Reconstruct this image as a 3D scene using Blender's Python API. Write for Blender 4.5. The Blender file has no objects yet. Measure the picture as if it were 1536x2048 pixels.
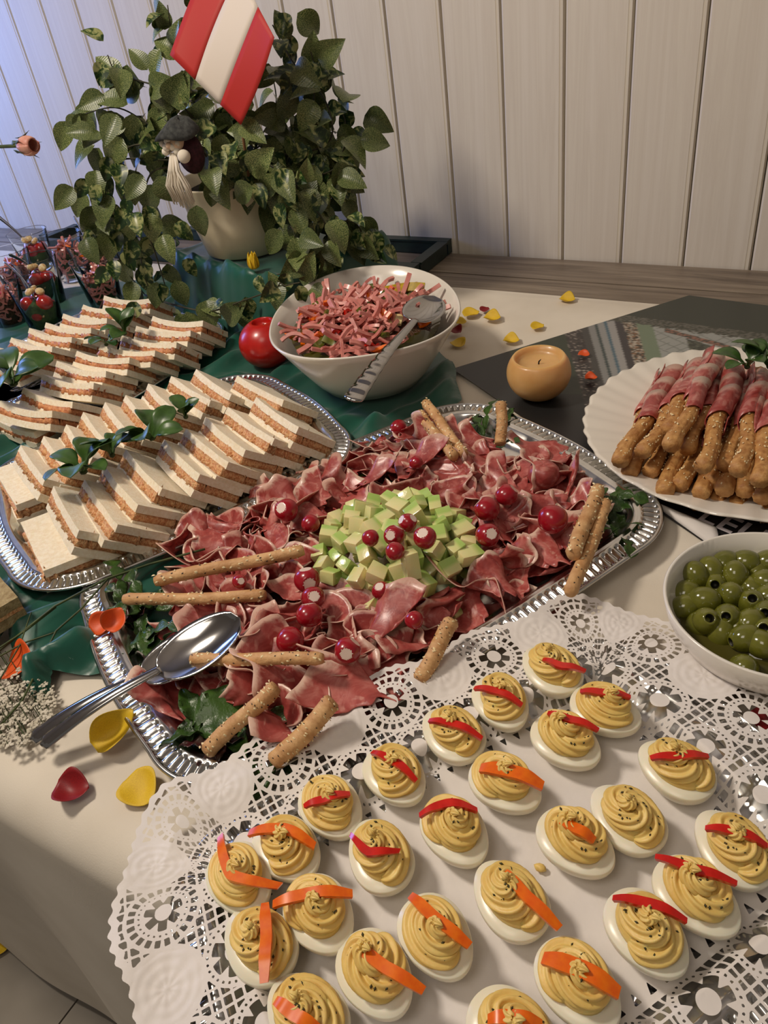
import bpy, math, random
import numpy as np
from mathutils import Vector, Matrix, Quaternion, noise

SC = bpy.context.scene
COL = SC.collection
PI = math.pi
rnd = random.Random(7)

# ------------------------------------------------------------------ camera
FPX, CX, CY, HC = 1540.0, 768.0, 1024.0, 0.55       # focal length in pixels of a 1536x2048 picture
dn = np.array([334.0, 2056.0, FPX]); dn /= np.linalg.norm(dn)
hx = np.array([-2873.0, -686.0, FPX]); hx -= dn * hx.dot(dn); hx /= np.linalg.norm(hx)
AX, AZ = -hx, -dn
AY = np.cross(AZ, AX)
RW = np.array([AX, AY, AZ])                           # camera (right, down, forward) -> world


def ray(px, py):
    return RW @ np.array([px - CX, py - CY, FPX])


def at(px, py, z=0.0):
    """world point at height z seen at a pixel of the photograph"""
    d = ray(px, py)
    t = (z - HC) / d[2]
    return Vector((d[0] * t, d[1] * t, z))


def atY(px, py, Y):
    d = ray(px, py)
    t = Y / d[1]
    return Vector((d[0] * t, Y, HC + d[2] * t))


def proj(p):
    v = RW.T @ (np.array([p[0], p[1], p[2] - HC]))
    return (CX + FPX * v[0] / v[2], CY + FPX * v[1] / v[2])


cam = bpy.data.cameras.new('camera')
cam_o = bpy.data.objects.new('camera', cam)
COL.objects.link(cam_o)
cam.sensor_fit = 'VERTICAL'
cam.sensor_height = 36.0
cam.lens = FPX * 36.0 / 2048.0
cam.clip_start = 0.01
r_, u_, b_ = RW @ np.array([1, 0, 0]), RW @ np.array([0, -1, 0]), RW @ np.array([0, 0, -1])
cam_o.matrix_world = Matrix(((r_[0], u_[0], b_[0], 0), (r_[1], u_[1], b_[1], 0), (r_[2], u_[2], b_[2], HC), (0, 0, 0, 1)))
SC.camera = cam_o

# ------------------------------------------------------------------ light
SC.view_settings.view_transform = 'Standard'
SC.view_settings.look = 'None'
SC.view_settings.gamma = 1.0
SC.view_settings.use_curve_mapping = False
SC.view_settings.exposure = 0.22
w = bpy.data.worlds.new('world')
SC.world = w
w.use_nodes = True
w.node_tree.nodes['Background'].inputs[0].default_value = (0.62, 0.56, 0.50, 1)
w.node_tree.nodes['Background'].inputs[1].default_value = 0.20


def area(name, loc, target, size, power, color, size_y=None):
    l = bpy.data.lights.new(name, 'AREA')
    l.energy = power
    l.color = color
    l.size = size
    if size_y:
        l.shape = 'RECTANGLE'
        l.size_y = size_y
    o = bpy.data.objects.new(name, l)
    COL.objects.link(o)
    o.location = loc
    o.rotation_euler = (Vector(target) - Vector(loc)).to_track_quat('-Z', 'Y').to_euler()
    return o


area('ceiling_lamp_light', (-1.25, 0.15, 1.55), (-0.35, 0.6, 0.0), 0.24, 17.0, (1.0, 0.88, 0.74))
area('ceiling_lamp_light', (-0.30, -0.5, 1.65), (-0.5, 1.0, 0.1), 0.6, 4.5, (1.0, 0.89, 0.76))
area('window_light', (-2.75, 0.95, 0.55), (-2.0, 1.45, 0.15), 0.6, 12.0, (0.22, 0.38, 1.0))

# ------------------------------------------------------------------ materials
MATS = {}


class NT:
    def __init__(self, name):
        self.m = bpy.data.materials.new(name)
        self.m.use_nodes = True
        self.t = self.m.node_tree
        self.b = self.t.nodes['Principled BSDF']
        MATS[name] = self.m

    def n(self, kind, **kw):
        nd = self.t.nodes.new(kind)
        for k, v in kw.items():
            if k.startswith('i_'):
                nd.inputs[int(k[2:])].default_value = v
            else:
                setattr(nd, k, v)
        return nd

    def l(self, a, b):
        self.t.links.new(a, b)

    def set(self, **kw):
        for k, v in kw.items():
            self.b.inputs[k.replace('_', ' ')].default_value = v

    def coords(self, kind='Object', scale=None, rand=False):
        tc = self.n('ShaderNodeTexCoord')
        out = tc.outputs[kind]
        if rand:
            oi = self.n('ShaderNodeObjectInfo')
            mu = self.n('ShaderNodeMath', operation='MULTIPLY')
            mu.inputs[1].default_value = 37.0
            self.l(oi.outputs['Random'], mu.inputs[0])
            ad = self.n('ShaderNodeVectorMath', operation='ADD')
            self.l(out, ad.inputs[0])
            self.l(mu.outputs[0], ad.inputs[1])
            out = ad.outputs[0]
        if scale is not None:
            mp = self.n('ShaderNodeMapping')
            mp.inputs['Scale'].default_value = scale
            self.l(out, mp.inputs[0])
            out = mp.outputs[0]
        return out

    def noise(self, vec, scale, detail=3.0, rough=0.55, dist=0.0):
        nz = self.n('ShaderNodeTexNoise')
        nz.inputs['Scale'].default_value = scale
        nz.inputs['Detail'].default_value = detail
        nz.inputs['Roughness'].default_value = rough
        nz.inputs['Distortion'].default_value = dist
        self.l(vec, nz.inputs['Vector'])
        return nz.outputs['Fac']

    def ramp(self, fac, stops, interp='LINEAR'):
        r = self.n('ShaderNodeValToRGB')
        r.color_ramp.interpolation = interp
        el = r.color_ramp.elements
        while len(el) < len(stops):
            el.new(0.5)
        for e, (p, c) in zip(el, stops):
            e.position = p
            e.color = (c[0], c[1], c[2], 1) if not isinstance(c, (int, float)) else (c, c, c, 1)
        self.l(fac, r.inputs[0])
        return r.outputs[0]

    def mix(self, fac, a, b, blend='MIX'):
        m = self.n('ShaderNodeMix', data_type='RGBA', blend_type=blend)
        for sock, v in ((m.inputs[0], fac), (m.inputs[6], a), (m.inputs[7], b)):
            if isinstance(v, (int, float)):
                sock.default_value = v
            elif isinstance(v, (tuple, list)):
                sock.default_value = (v[0], v[1], v[2], 1)
            else:
                self.l(v, sock)
        return m.outputs[2]

    def col(self, sock):
        self.l(sock, self.b.inputs['Base Color'])

    def bump(self, h, strength, dist=0.001):
        bp = self.n('ShaderNodeBump')
        bp.inputs['Strength'].default_value = strength
        bp.inputs['Distance'].default_value = dist
        self.l(h, bp.inputs['Height'])
        self.l(bp.outputs[0], self.b.inputs['Normal'])


def simple(name, c1, c2=None, ns=100.0, rough=0.5, metal=0.0, sss=0.0, sr=0.005, coat=0.0, bs=None, bst=0.3, bd=0.001, rand=False, detail=3.0, stops=(0.35, 0.65), spec=None, sheen=0):
    m = NT(name)
    m.set(Roughness=rough, Metallic=metal)
    m.b.inputs['Base Color'].default_value = (c1[0], c1[1], c1[2], 1)
    if sss:
        m.set(Subsurface_Weight=sss, Subsurface_Scale=sr)
        m.b.inputs['Subsurface Radius'].default_value = (1.0, 0.5, 0.3)
    if coat:
        m.set(Coat_Weight=coat, Coat_Roughness=0.15)
    if spec is not None:
        m.b.inputs['Specular IOR Level'].default_value = spec
    if sheen:
        m.b.inputs['Sheen Weight'].default_value = sheen
    vec = m.coords(rand=rand)
    if c2 is not None:
        m.col(m.ramp(m.noise(vec, ns, detail), [(stops[0], c1), (stops[1], c2)]))
    if bs:
        m.bump(m.noise(vec, bs, 4.0), bst, bd)
    return m.m


def srgb(r, g, b):
    f = lambda c: (c / 255.0 / 12.92) if c / 255.0 <= 0.04045 else ((c / 255.0 + 0.055) / 1.055) ** 2.4
    return (f(r), f(g), f(b))


simple('white_paint', srgb(214, 206, 196), rough=0.6)
simple('tile', srgb(128, 120, 108), srgb(148, 140, 128), 6, 0.45)
simple('grout', srgb(104, 98, 88), rough=0.9)
simple('linen', srgb(226, 217, 202), srgb(214, 204, 188), 7, 0.85, bs=700, bst=0.25, bd=0.0006)
simple('porcelain', srgb(232, 226, 215), rough=0.22, coat=0.5)
simple('silver', (0.62, 0.62, 0.60), (0.74, 0.73, 0.71), 60, 0.2, metal=1.0, bs=14, bst=0.05, bd=0.004)
simple('spoon_steel', (0.42, 0.41, 0.40), rough=0.12, metal=1.0)
simple('bread', srgb(244, 234, 212), srgb(234, 218, 188), 260, 0.85, sss=0.15, sr=0.003, bs=900, bst=0.55, bd=0.0012, rand=True)
simple('bread_spicy', srgb(226, 196, 140), srgb(205, 160, 100), 180, 0.8, bs=500, bst=0.8, bd=0.002, rand=True)
simple('brown_bread', srgb(178, 160, 118), srgb(140, 118, 78), 160, 0.85, bs=500, bst=0.7, bd=0.002)
simple('spread_tuna', srgb(240, 190, 136), srgb(208, 136, 86), 330, 0.6, bs=350, bst=1.0, bd=0.004, rand=True, stops=(0.4, 0.62))
simple('spread_ham', srgb(222, 156, 104), srgb(176, 104, 64), 150, 0.45, bs=250, bst=0.8, bd=0.003, rand=True)
simple('egg_white', srgb(240, 234, 212), rough=0.28, sss=0.35, sr=0.006)
simple('red_wax', srgb(196, 26, 14), srgb(172, 16, 10), 40, 0.32, sss=0.2, sr=0.01, coat=0.3)
simple('cream_wax', srgb(216, 172, 112), srgb(208, 160, 98), 30, 0.4, sss=0.5, sr=0.02, coat=0.2)
simple('soot', (0.01, 0.01, 0.01), rough=0.9)
simple('pepper_red', srgb(214, 34, 16), srgb(190, 22, 12), 90, 0.22, sss=0.1, coat=0.4)
simple('pepper_orange', srgb(244, 120, 14), srgb(228, 92, 8), 90, 0.25, sss=0.1, coat=0.3)
simple('pickle', srgb(112, 112, 34), srgb(70, 82, 24), 120, 0.3, coat=0.3, rand=True)
simple('pepper_yellow', srgb(190, 160, 20), srgb(160, 136, 16), 120, 0.3, coat=0.3)
simple('cheese', srgb(226, 208, 150), rough=0.5)
simple('sausage', srgb(218, 146, 134), srgb(200, 120, 112), 90, 0.35, sss=0.15, coat=0.2, rand=True)
simple('salad_dark', srgb(58, 48, 26), srgb(98, 64, 44), 80, 0.35, bs=120, bst=1.0, bd=0.01)
simple('brine', srgb(70, 66, 20), rough=0.05)
simple('soil', (0.012, 0.009, 0.006), (0.03, 0.02, 0.012), 200, 0.95, bs=150, bst=1, bd=0.01)
simple('dark_green_paint', srgb(34, 52, 44), srgb(24, 36, 32), 30, 0.45)
simple('stem_green', srgb(72, 84, 36), srgb(48, 60, 26), 60, 0.6)
simple('vine_brown', srgb(66, 62, 38), srgb(44, 44, 26), 60, 0.7)
simple('stick_wood', srgb(122, 84, 52), rough=0.7)
simple('tomato', srgb(176, 30, 16), srgb(150, 22, 14), 60, 0.2, coat=0.5)
simple('mozzarella', srgb(232, 210, 160), srgb(196, 150, 90), 200, 0.5)
simple('herb_green', srgb(54, 84, 26), srgb(34, 58, 20), 120, 0.5, bs=200, bst=0.6, bd=0.003, rand=True)
simple('petal_yellow', srgb(236, 198, 40), srgb(214, 168, 30), 60, 0.5, sss=0.15, bs=200, bst=0.25, bd=0.001, rand=True)
simple('petal_red', srgb(150, 14, 20), srgb(112, 8, 16), 60, 0.5, rand=True)
simple('petal_orange', srgb(224, 92, 26), srgb(202, 70, 18), 60, 0.5, rand=True)
simple('petal_pink', srgb(226, 168, 148), srgb(196, 124, 108), 60, 0.5, sss=0.2)
simple('flower_white', srgb(214, 206, 190), srgb(180, 172, 152), 100, 0.8)
simple('yarn', srgb(226, 216, 198), rough=0.95)
simple('felt_gray', srgb(72, 74, 72), srgb(44, 46, 46), 150, 0.95)
simple('felt_maroon', srgb(66, 26, 34), srgb(42, 14, 22), 200, 0.95)
simple('doll_skin', srgb(224, 190, 158), rough=0.7)
simple('sesame', srgb(240, 220, 172), rough=0.5)
simple('poppy', srgb(46, 34, 24), rough=0.5)
simple('crust', srgb(216, 172, 120), srgb(188, 138, 88), 70, 0.6, bs=250, bst=0.5, bd=0.002, rand=True)
simple('pretzel', srgb(204, 154, 92), srgb(166, 112, 58), 110, 0.6, bs=200, bst=0.6, bd=0.002, rand=True)
simple('white_print', srgb(188, 180, 184), rough=0.5)
simple('flag_red', srgb(178, 38, 30), rough=0.6)
simple('flag_white', srgb(216, 204, 192), rough=0.6)
simple('herb_speck', srgb(60, 58, 30), rough=0.6)
simple('gray_plastic', srgb(60, 62, 60), rough=0.5)


def m_planks():
    m = NT('wall_board')
    m.set(Roughness=0.5)
    v = m.coords('Object', (30, 30, 1.1), rand=True)
    n1 = m.noise(v, 1.0, 5.0, 0.6, 1.2)
    v2 = m.coords('Object', (160, 160, 3.0), rand=True)
    n2 = m.noise(v2, 1.0, 3.0)
    a = m.ramp(n1, [(0.40, srgb(226, 217, 203)), (0.52, srgb(220, 210, 195)), (0.60, srgb(225, 216, 201))])
    m.col(m.mix(m.ramp(n2, [(0.4, 0.0), (0.8, 0.22)]), a, srgb(206, 194, 178)))
    m.bump(n2, 0.12, 0.001)


def m_wood():
    m = NT('table_wood')
    m.set(Roughness=0.45)
    v = m.coords('Object', (2.2, 26, 26), rand=True)
    n1 = m.noise(v, 1.0, 6.0, 0.65, 1.5)
    v2 = m.coords('Object', (6, 160, 60), rand=True)
    n2 = m.noise(v2, 1.0, 4.0)
    a = m.ramp(n1, [(0.30, srgb(92, 80, 68)), (0.5, srgb(132, 118, 102)), (0.68, srgb(152, 138, 120))])
    m.col(m.mix(m.ramp(n2, [(0.4, 0.0), (0.7, 0.5)]), a, srgb(98, 84, 70)))
    m.bump(n2, 0.3, 0.001)


def m_satin():
    m = NT('satin')
    m.set(Roughness=0.38)
    m.b.inputs['Sheen Weight'].default_value = 0.3
    v = m.coords('Object')
    m.col(m.ramp(m.noise(v, 5, 3), [(0.3, srgb(4, 70, 56)), (0.7, srgb(8, 88, 70))]))
    m.bump(m.noise(m.coords('Object', (400, 1500, 400)), 1.0, 2), 0.08, 0.0006)


def m_pot():
    m = NT('pot_ceramic')
    m.set(Roughness=0.5)
    v = m.coords('Object')
    m.col(m.ramp(m.noise(v, 14, 4), [(0.3, srgb(206, 192, 160)), (0.7, srgb(222, 210, 182))]))


def m_leaf():
    m = NT('ivy_leaf')
    m.set(Roughness=0.36)
    uv = m.coords('UV')
    v = m.coords('Object', (1, 1, 1), rand=True)
    n = m.noise(v, 75, 3, 0.6, 1.0)
    veins = m.n('ShaderNodeTexWave')
    veins.inputs['Scale'].default_value = 5.0
    veins.inputs['Distortion'].default_value = 2.0
    m.l(uv, veins.inputs['Vector'])
    base = m.ramp(n, [(0.45, srgb(26, 54, 20)), (0.50, srgb(72, 98, 40)), (0.60, srgb(184, 186, 122))])
    oi = m.n('ShaderNodeObjectInfo')
    dark = m.ramp(oi.outputs['Random'], [(0.3, srgb(36, 66, 22)), (0.7, srgb(22, 44, 16))])
    fac = m.ramp(oi.outputs['Random'], [(0.0, 0.0), (1.0, 0.5)])
    m.col(m.mix(fac, base, dark))
    m.bump(veins.outputs['Fac'], 0.15, 0.001)
    m.set(Transmission_Weight=0.0)


def m_lettuce():
    m = NT('salad_leaf')
    m.set(Roughness=0.35)
    v = m.coords('Object', rand=True)
    n = m.noise(v, 60, 3)
    m.col(m.ramp(n, [(0.3, srgb(30, 54, 20)), (0.7, srgb(64, 96, 36))]))
    m.bump(m.noise(v, 180, 3), 0.5, 0.002)
    m = NT('lambs_lettuce')
    m.set(Roughness=0.35)
    v = m.coords('Object', rand=True)
    m.col(m.ramp(m.noise(v, 50, 3), [(0.3, srgb(38, 66, 24)), (0.7, srgb(72, 104, 44))]))
    m = NT('red_leaf')
    m.set(Roughness=0.35)
    v = m.coords('Object', rand=True)
    m.col(m.ramp(m.noise(v, 60, 3), [(0.3, srgb(70, 18, 28)), (0.7, srgb(54, 44, 30))]))


def m_ham(name='ham', f0=1.045, f1=1.14, s0=0.59, s1=0.68):
    m = NT(name)
    m.set(Roughness=0.38, Subsurface_Weight=0.25, Subsurface_Scale=0.004)
    m.b.inputs['Subsurface Radius'].default_value = (1, 0.3, 0.2)
    uv = m.coords('UV')
    v = m.coords('Object', rand=True)
    sep = m.n('ShaderNodeSeparateXYZ')
    m.l(uv, sep.inputs[0])
    n = m.noise(v, 55, 4, 0.6, 0.8)
    a = m.ramp(n, [(0.28, srgb(142, 52, 50)), (0.48, srgb(176, 82, 76)), (0.70, srgb(206, 130, 120))])
    # fat rim along one long edge and thin streaks
    s = m.n('ShaderNodeMath', operation='MULTIPLY_ADD')
    s.inputs[1].default_value = 0.35
    m.l(n, s.inputs[0])
    m.l(sep.outputs[1], s.inputs[2])
    s15 = m.n('ShaderNodeMath', operation='DIVIDE')
    s15.inputs[1].default_value = 1.5
    m.l(s.outputs[0], s15.inputs[0])
    fat = m.ramp(s15.outputs[0], [(f0 / 1.5, 0.0), (f1 / 1.5, 0.85)])
    streak = m.ramp(m.noise(v, 34, 2, 0.5, 3.0), [(s0, 0.0), (s1, 0.6)])
    c = m.mix(streak, a, srgb(216, 160, 146))
    c = m.mix(fat, c, srgb(232, 204, 184))
    oi = m.n('ShaderNodeObjectInfo')
    c = m.mix(m.ramp(oi.outputs['Random'], [(0, 0.0), (1, 0.7)]), c, m.mix(1.0, c, (0.66, 0.42, 0.42), 'MULTIPLY'))
    m.col(c)
    m.set(Coat_Weight=0.25, Coat_Roughness=0.25)
    m.bump(m.noise(v, 220, 3), 0.25, 0.001)


def m_melon():
    m = NT('melon')
    m.set(Roughness=0.22, Subsurface_Weight=0.3, Subsurface_Scale=0.006, Coat_Weight=0.4)
    tc = m.n('ShaderNodeTexCoord')
    sep = m.n('ShaderNodeSeparateXYZ')
    m.l(tc.outputs['Object'], sep.inputs[0])
    oi = m.n('ShaderNodeObjectInfo')
    mp = m.n('ShaderNodeMapRange')
    mp.inputs[1].default_value = -0.012
    mp.inputs[2].default_value = 0.012
    m.l(sep.outputs[0], mp.inputs[0])
    ad = m.n('ShaderNodeMath', operation='ADD')
    m.l(mp.outputs[0], ad.inputs[0])
    hf = m.n('ShaderNodeMath', operation='MULTIPLY')
    hf.inputs[1].default_value = 0.7
    m.l(oi.outputs['Random'], hf.inputs[0])
    m.l(hf.outputs[0], ad.inputs[1])
    m.col(m.ramp(ad.outputs[0], [(0.35, srgb(232, 220, 164)), (0.85, srgb(214, 216, 146)), (1.0, srgb(172, 200, 108))]))
    m.bump(m.noise(m.coords(rand=True), 300, 3), 0.2, 0.001)


def m_radish():
    m = NT('radish_red')
    m.set(Roughness=0.25, Coat_Weight=0.5, Subsurface_Weight=0.1, Subsurface_Scale=0.004)
    v = m.coords(rand=True)
    m.col(m.ramp(m.noise(v, 90, 3), [(0.3, srgb(170, 16, 34)), (0.7, srgb(140, 8, 26))]))
    simple('radish_white', srgb(232, 214, 200), srgb(214, 150, 150), 160, 0.35, coat=0.3, rand=True, stops=(0.5, 0.8))


def m_filling():
    m = NT('egg_filling')
    m.set(Roughness=0.45, Subsurface_Weight=0.2, Subsurface_Scale=0.004)
    v = m.coords(rand=True)
    m.col(m.ramp(m.noise(v, 80, 3), [(0.3, srgb(238, 208, 126)), (0.7, srgb(228, 192, 106))]))
    m.bump(m.noise(v, 300, 3), 0.25, 0.001)


def m_olive():
    m = NT('olive_skin')
    m.set(Roughness=0.16, Coat_Weight=0.5)
    v = m.coords(rand=True)
    m.col(m.ramp(m.noise(v, 70, 3), [(0.3, srgb(112, 112, 38)), (0.7, srgb(88, 90, 26))]))
    simple('olive_hole', srgb(30, 26, 8), rough=0.5)


def m_glass():
    m = NT('clear_plastic')
    m.set(Roughness=0.02, Transmission_Weight=1.0, IOR=1.12)
    m.b.inputs['Base Color'].default_value = (0.96, 0.98, 0.98, 1)
    m.b.inputs['Alpha'].default_value = 1.0


def m_paper():
    m = NT('doily_paper')
    m.set(Roughness=0.75, Subsurface_Weight=0.0)
    v = m.coords('Object')
    m.col(m.ramp(m.noise(v, 20, 3), [(0.3, srgb(232, 226, 222)), (0.7, srgb(222, 216, 212))]))
    m.bump(m.noise(v, 45, 4), 0.5, 0.002)


def m_poster():
    m = NT('poster_print')
    m.set(Roughness=0.38)
    at_ = m.n('ShaderNodeVertexColor', layer_name='print')
    m.col(at_.outputs[0])


def m_glitter():
    m = NT('embossed_metal')
    m.set(Roughness=0.16, Metallic=1.0)
    m.b.inputs['Base Color'].default_value = (0.5, 0.5, 0.52, 1)
    vo = m.n('ShaderNodeTexVoronoi')
    vo.inputs['Scale'].default_value = 130
    m.l(m.coords('Object'), vo.inputs['Vector'])
    m.bump(vo.outputs['Distance'], 1.0, 0.004)


for fn in (m_planks, m_wood, m_satin, m_pot, m_leaf, m_lettuce, m_ham, m_melon, m_radish, m_filling, m_olive, m_glass, m_paper, m_poster, m_glitter):
    fn()
m_ham('wrapped_ham', 0.90, 1.06, 0.53, 0.64)


# ------------------------------------------------------------------ mesh helpers
class MB:
    def __init__(s):
        s.v, s.f, s.mi, s.uv = [], [], [], None

    def add(s, V, F, mi=0, M=None):
        o = len(s.v)
        for p in V:
            p = Vector(p)
            s.v.append(tuple(M @ p) if M is not None else tuple(p))
        for f in F:
            s.f.append([i + o for i in f])
            s.mi.append(mi)
        return s

    def box(s, c, h, M=None, mi=0, taper=0.0):
        x, y, z = h
        V = [(c[0] + a * x * (1 - taper * (k > 0)), c[1] + b * y * (1 - taper * (k > 0)), c[2] + k * z) for k in (-1, 1) for b in (-1, 1) for a in (-1, 1)]
        F = [(0, 2, 3, 1), (4, 5, 7, 6), (0, 1, 5, 4), (2, 6, 7, 3), (0, 4, 6, 2), (1, 3, 7, 5)]
        return s.add(V, F, mi, M)

    def tube(s, pts, radii, seg=8, mi=0, star=None, flat=1.0):
        pts = [Vector(p) for p in pts]
        n = len(pts)
        if isinstance(radii, (int, float)):
            radii = [radii] * n
        V, F = [], []
        t0 = (pts[1] - pts[0]).normalized()
        ref = Vector((0, 0, 1)) if abs(t0.z) < 0.9 else Vector((1, 0, 0))
        for i in range(n):
            t = (pts[min(i + 1, n - 1)] - pts[max(i - 1, 0)])
            t = t.normalized() if t.length > 1e-9 else t0
            a = ref.cross(t)
            a = a.normalized() if a.length > 1e-6 else Vector((1, 0, 0))
            b = t.cross(a)
            ref = b
            for k in range(seg):
                an = 2 * PI * k / seg
                r = radii[i]
                if star:
                    r *= 1 + star[0] * math.cos(star[1] * an + star[2] * i)
                V.append(pts[i] + a * (math.cos(an) * r) + b * (math.sin(an) * r * flat))
        for i in range(n - 1):
            for k in range(seg):
                k2 = (k + 1) % seg
                F.append((i * seg + k, i * seg + k2, (i + 1) * seg + k2, (i + 1) * seg + k))
        F.append(tuple(range(seg))[::-1])
        F.append(tuple((n - 1) * seg + k for k in range(seg)))
        return s.add(V, F, mi)

    def lathe(s, prof, seg=48, mi=0, M=None, shape=None, closed=True):
        """prof: (r, z) list; shape(angle) scales the radius"""
        V, F = [], []
        for (r, z) in prof:
            for k in range(seg):
                a = 2 * PI * k / seg
                q = shape(a, r, z) if shape else (r * math.cos(a), r * math.sin(a), z)
                V.append(q)
        n = len(prof)
        for i in range(n - 1):
            for k in range(seg):
                k2 = (k + 1) % seg
                F.append((i * seg + k, i * seg + k2, (i + 1) * seg + k2, (i + 1) * seg + k))
        if closed:
            F.append(tuple(range(seg))[::-1])
            F.append(tuple((n - 1) * seg + k for k in range(seg)))
        return s.add(V, F, mi, M)

    def ball(s, c, r, seg=12, rings=8, M=None, mi=0, fn=None):
        V, F = [], []
        if isinstance(r, (int, float)):
            r = (r, r, r)
        for i in range(rings + 1):
            th = PI * i / rings
            for k in range(seg):
                a = 2 * PI * k / seg
                d = Vector((math.sin(th) * math.cos(a), math.sin(th) * math.sin(a), math.cos(th)))
                g = fn(d) if fn else 1.0
                V.append((c[0] + d.x * r[0] * g, c[1] + d.y * r[1] * g, c[2] + d.z * r[2] * g))
        for i in range(rings):
            for k in range(seg):
                k2 = (k + 1) % seg
                F.append((i * seg + k, (i + 1) * seg + k, (i + 1) * seg + k2, i * seg + k2))
        return s.add(V, F, mi, M)

    def sheet(s, fn, nu, nv, th=0.0, mi=0):
        """fn(u,v)->point, a sheet of nu x nv cells, th thick"""
        P = [[Vector(fn(i / nu, j / nv)) for j in range(nv + 1)] for i in range(nu + 1)]
        W = nv + 1
        base = len(s.v)
        uv = {}
        V = [P[i][j] for i in range(nu + 1) for j in range(W)]
        F = [(i * W + j, (i + 1) * W + j, (i + 1) * W + j + 1, i * W + j + 1) for i in range(nu) for j in range(nv)]
        uvs = [(i / nu, j / nv) for i in range(nu + 1) for j in range(W)]
        if th:
            N = []
            for i in range(nu + 1):
                for j in range(W):
                    a = P[min(i + 1, nu)][j] - P[max(i - 1, 0)][j]
                    b = P[i][min(j + 1, nv)] - P[i][max(j - 1, 0)]
                    c = a.cross(b)
                    N.append(c.normalized() if c.length > 1e-12 else Vector((0, 0, 1)))
            m = len(V)
            V2 = [p - q * th for p, q in zip(V, N)]
            F2 = [tuple(i + m for i in reversed(f)) for f in F]
            E = []
            for i in range(nu):
                E.append((i * W, i * W + m, (i + 1) * W + m, (i + 1) * W))
                E.append((i * W + nv, (i + 1) * W + nv, (i + 1) * W + nv + m, i * W + nv + m))
            for j in range(nv):
                E.append((j, j + 1, j + 1 + m, j + m))
                E.append((nu * W + j, nu * W + j + m, nu * W + j + 1 + m, nu * W + j + 1))
            V, F = V + V2, F + F2 + E
            uvs = uvs + uvs
        s.add(V, F, mi)
        if s.uv is None:
            s.uv = [(0, 0)] * base
        s.uv += [(0, 0)] * (base - len(s.uv)) + uvs
        return s

    def mesh(s, name, mats, smooth=True, fix=False):
        me = bpy.data.meshes.new(name)
        me.from_pydata(s.v, [], s.f)
        if isinstance(mats, str):
            mats = [mats]
        for m in mats:
            me.materials.append(MATS[m])
        if len(mats) > 1:
            me.polygons.foreach_set('material_index', s.mi)
        if smooth:
            me.polygons.foreach_set('use_smooth', [True] * len(s.f))
        if s.uv is not None:
            lay = me.uv_layers.new(name='UVMap')
            vi = np.empty(len(me.loops), dtype=np.int32)
            me.loops.foreach_get('vertex_index', vi)
            U = np.array(s.uv + [(0, 0)] * (len(s.v) - len(s.uv)), dtype=np.float32)
            lay.data.foreach_set('uv', U[vi].ravel())
        me.update()
        return me


def put(name, me, parent=None, loc=None, rot=None, M=None):
    o = bpy.data.objects.new(name, me)
    COL.objects.link(o)
    if parent:
        o.parent = parent
    if M is not None:
        o.matrix_local = M
    if loc is not None:
        o.location = loc
    if rot is not None:
        o.rotation_euler = rot
    return o


def smooth_by_angle(me, deg=35):
    me.polygons.foreach_set('use_smooth', [True] * len(me.polygons))
    me.set_sharp_from_angle(angle=math.radians(deg))
    return me


def thing(name, label, cat, loc=(0, 0, 0), M=None, group=None):
    o = bpy.data.objects.new(name, None)
    o.empty_display_size = 0.02
    COL.objects.link(o)
    o.location = loc
    if M is not None:
        o.matrix_world = M
    tag(o, label, cat, group)
    return o


def tag(o, label, cat, group=None, kind=None):
    o['label'] = label
    o['category'] = cat
    if group:
        o['group'] = group
    if kind:
        o['kind'] = kind
    return o


def struct(o):
    o['kind'] = 'structure'
    return o


def dup(root, parent=None):
    c = root.copy()
    COL.objects.link(c)
    if parent:
        c.parent = parent
    for ch in root.children:
        dup(ch, c)
    return c


def frame(origin, xdir, up=(0, 0, 1)):
    """matrix whose x axis is xdir, z close to up"""
    x = Vector(xdir).normalized()
    u = Vector(up)
    y = u.cross(x)
    if y.length < 1e-6:
        y = Vector((0, 1, 0)).cross(x)
    y.normalize()
    z = x.cross(y)
    o = Vector(origin)
    return Matrix(((x.x, y.x, z.x, o.x), (x.y, y.y, z.y, o.y), (x.z, y.z, z.z, o.z), (0, 0, 0, 1)))


ORD = ['first', 'second', 'third', 'fourth', 'fifth', 'sixth', 'seventh', 'eighth', 'ninth', 'tenth', 'eleventh', 'twelfth', 'thirteenth',
       'fourteenth', 'fifteenth', 'sixteenth', 'seventeenth', 'eighteenth', 'nineteenth', 'twentieth', 'twenty-first', 'twenty-second',
       'twenty-third', 'twenty-fourth', 'twenty-fifth', 'twenty-sixth', 'twenty-seventh', 'twenty-eighth', 'twenty-ninth', 'thirtieth']


def row_labels(objs, per_row, text):
    """labels by row from the back and place from the left, as they stand in the picture"""
    L = sorted(objs, key=lambda o: proj(o.location)[1])
    rows = [L[i:i + per_row] for i in range(0, len(L), per_row)]
    for ri, row in enumerate(rows):
        row.sort(key=lambda o: proj(o.location)[0])
        for k, o in enumerate(row):
            o['label'] = '%s, %s from the left in the %s row from the back' % (text, ORD[k], ORD[ri])


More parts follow.
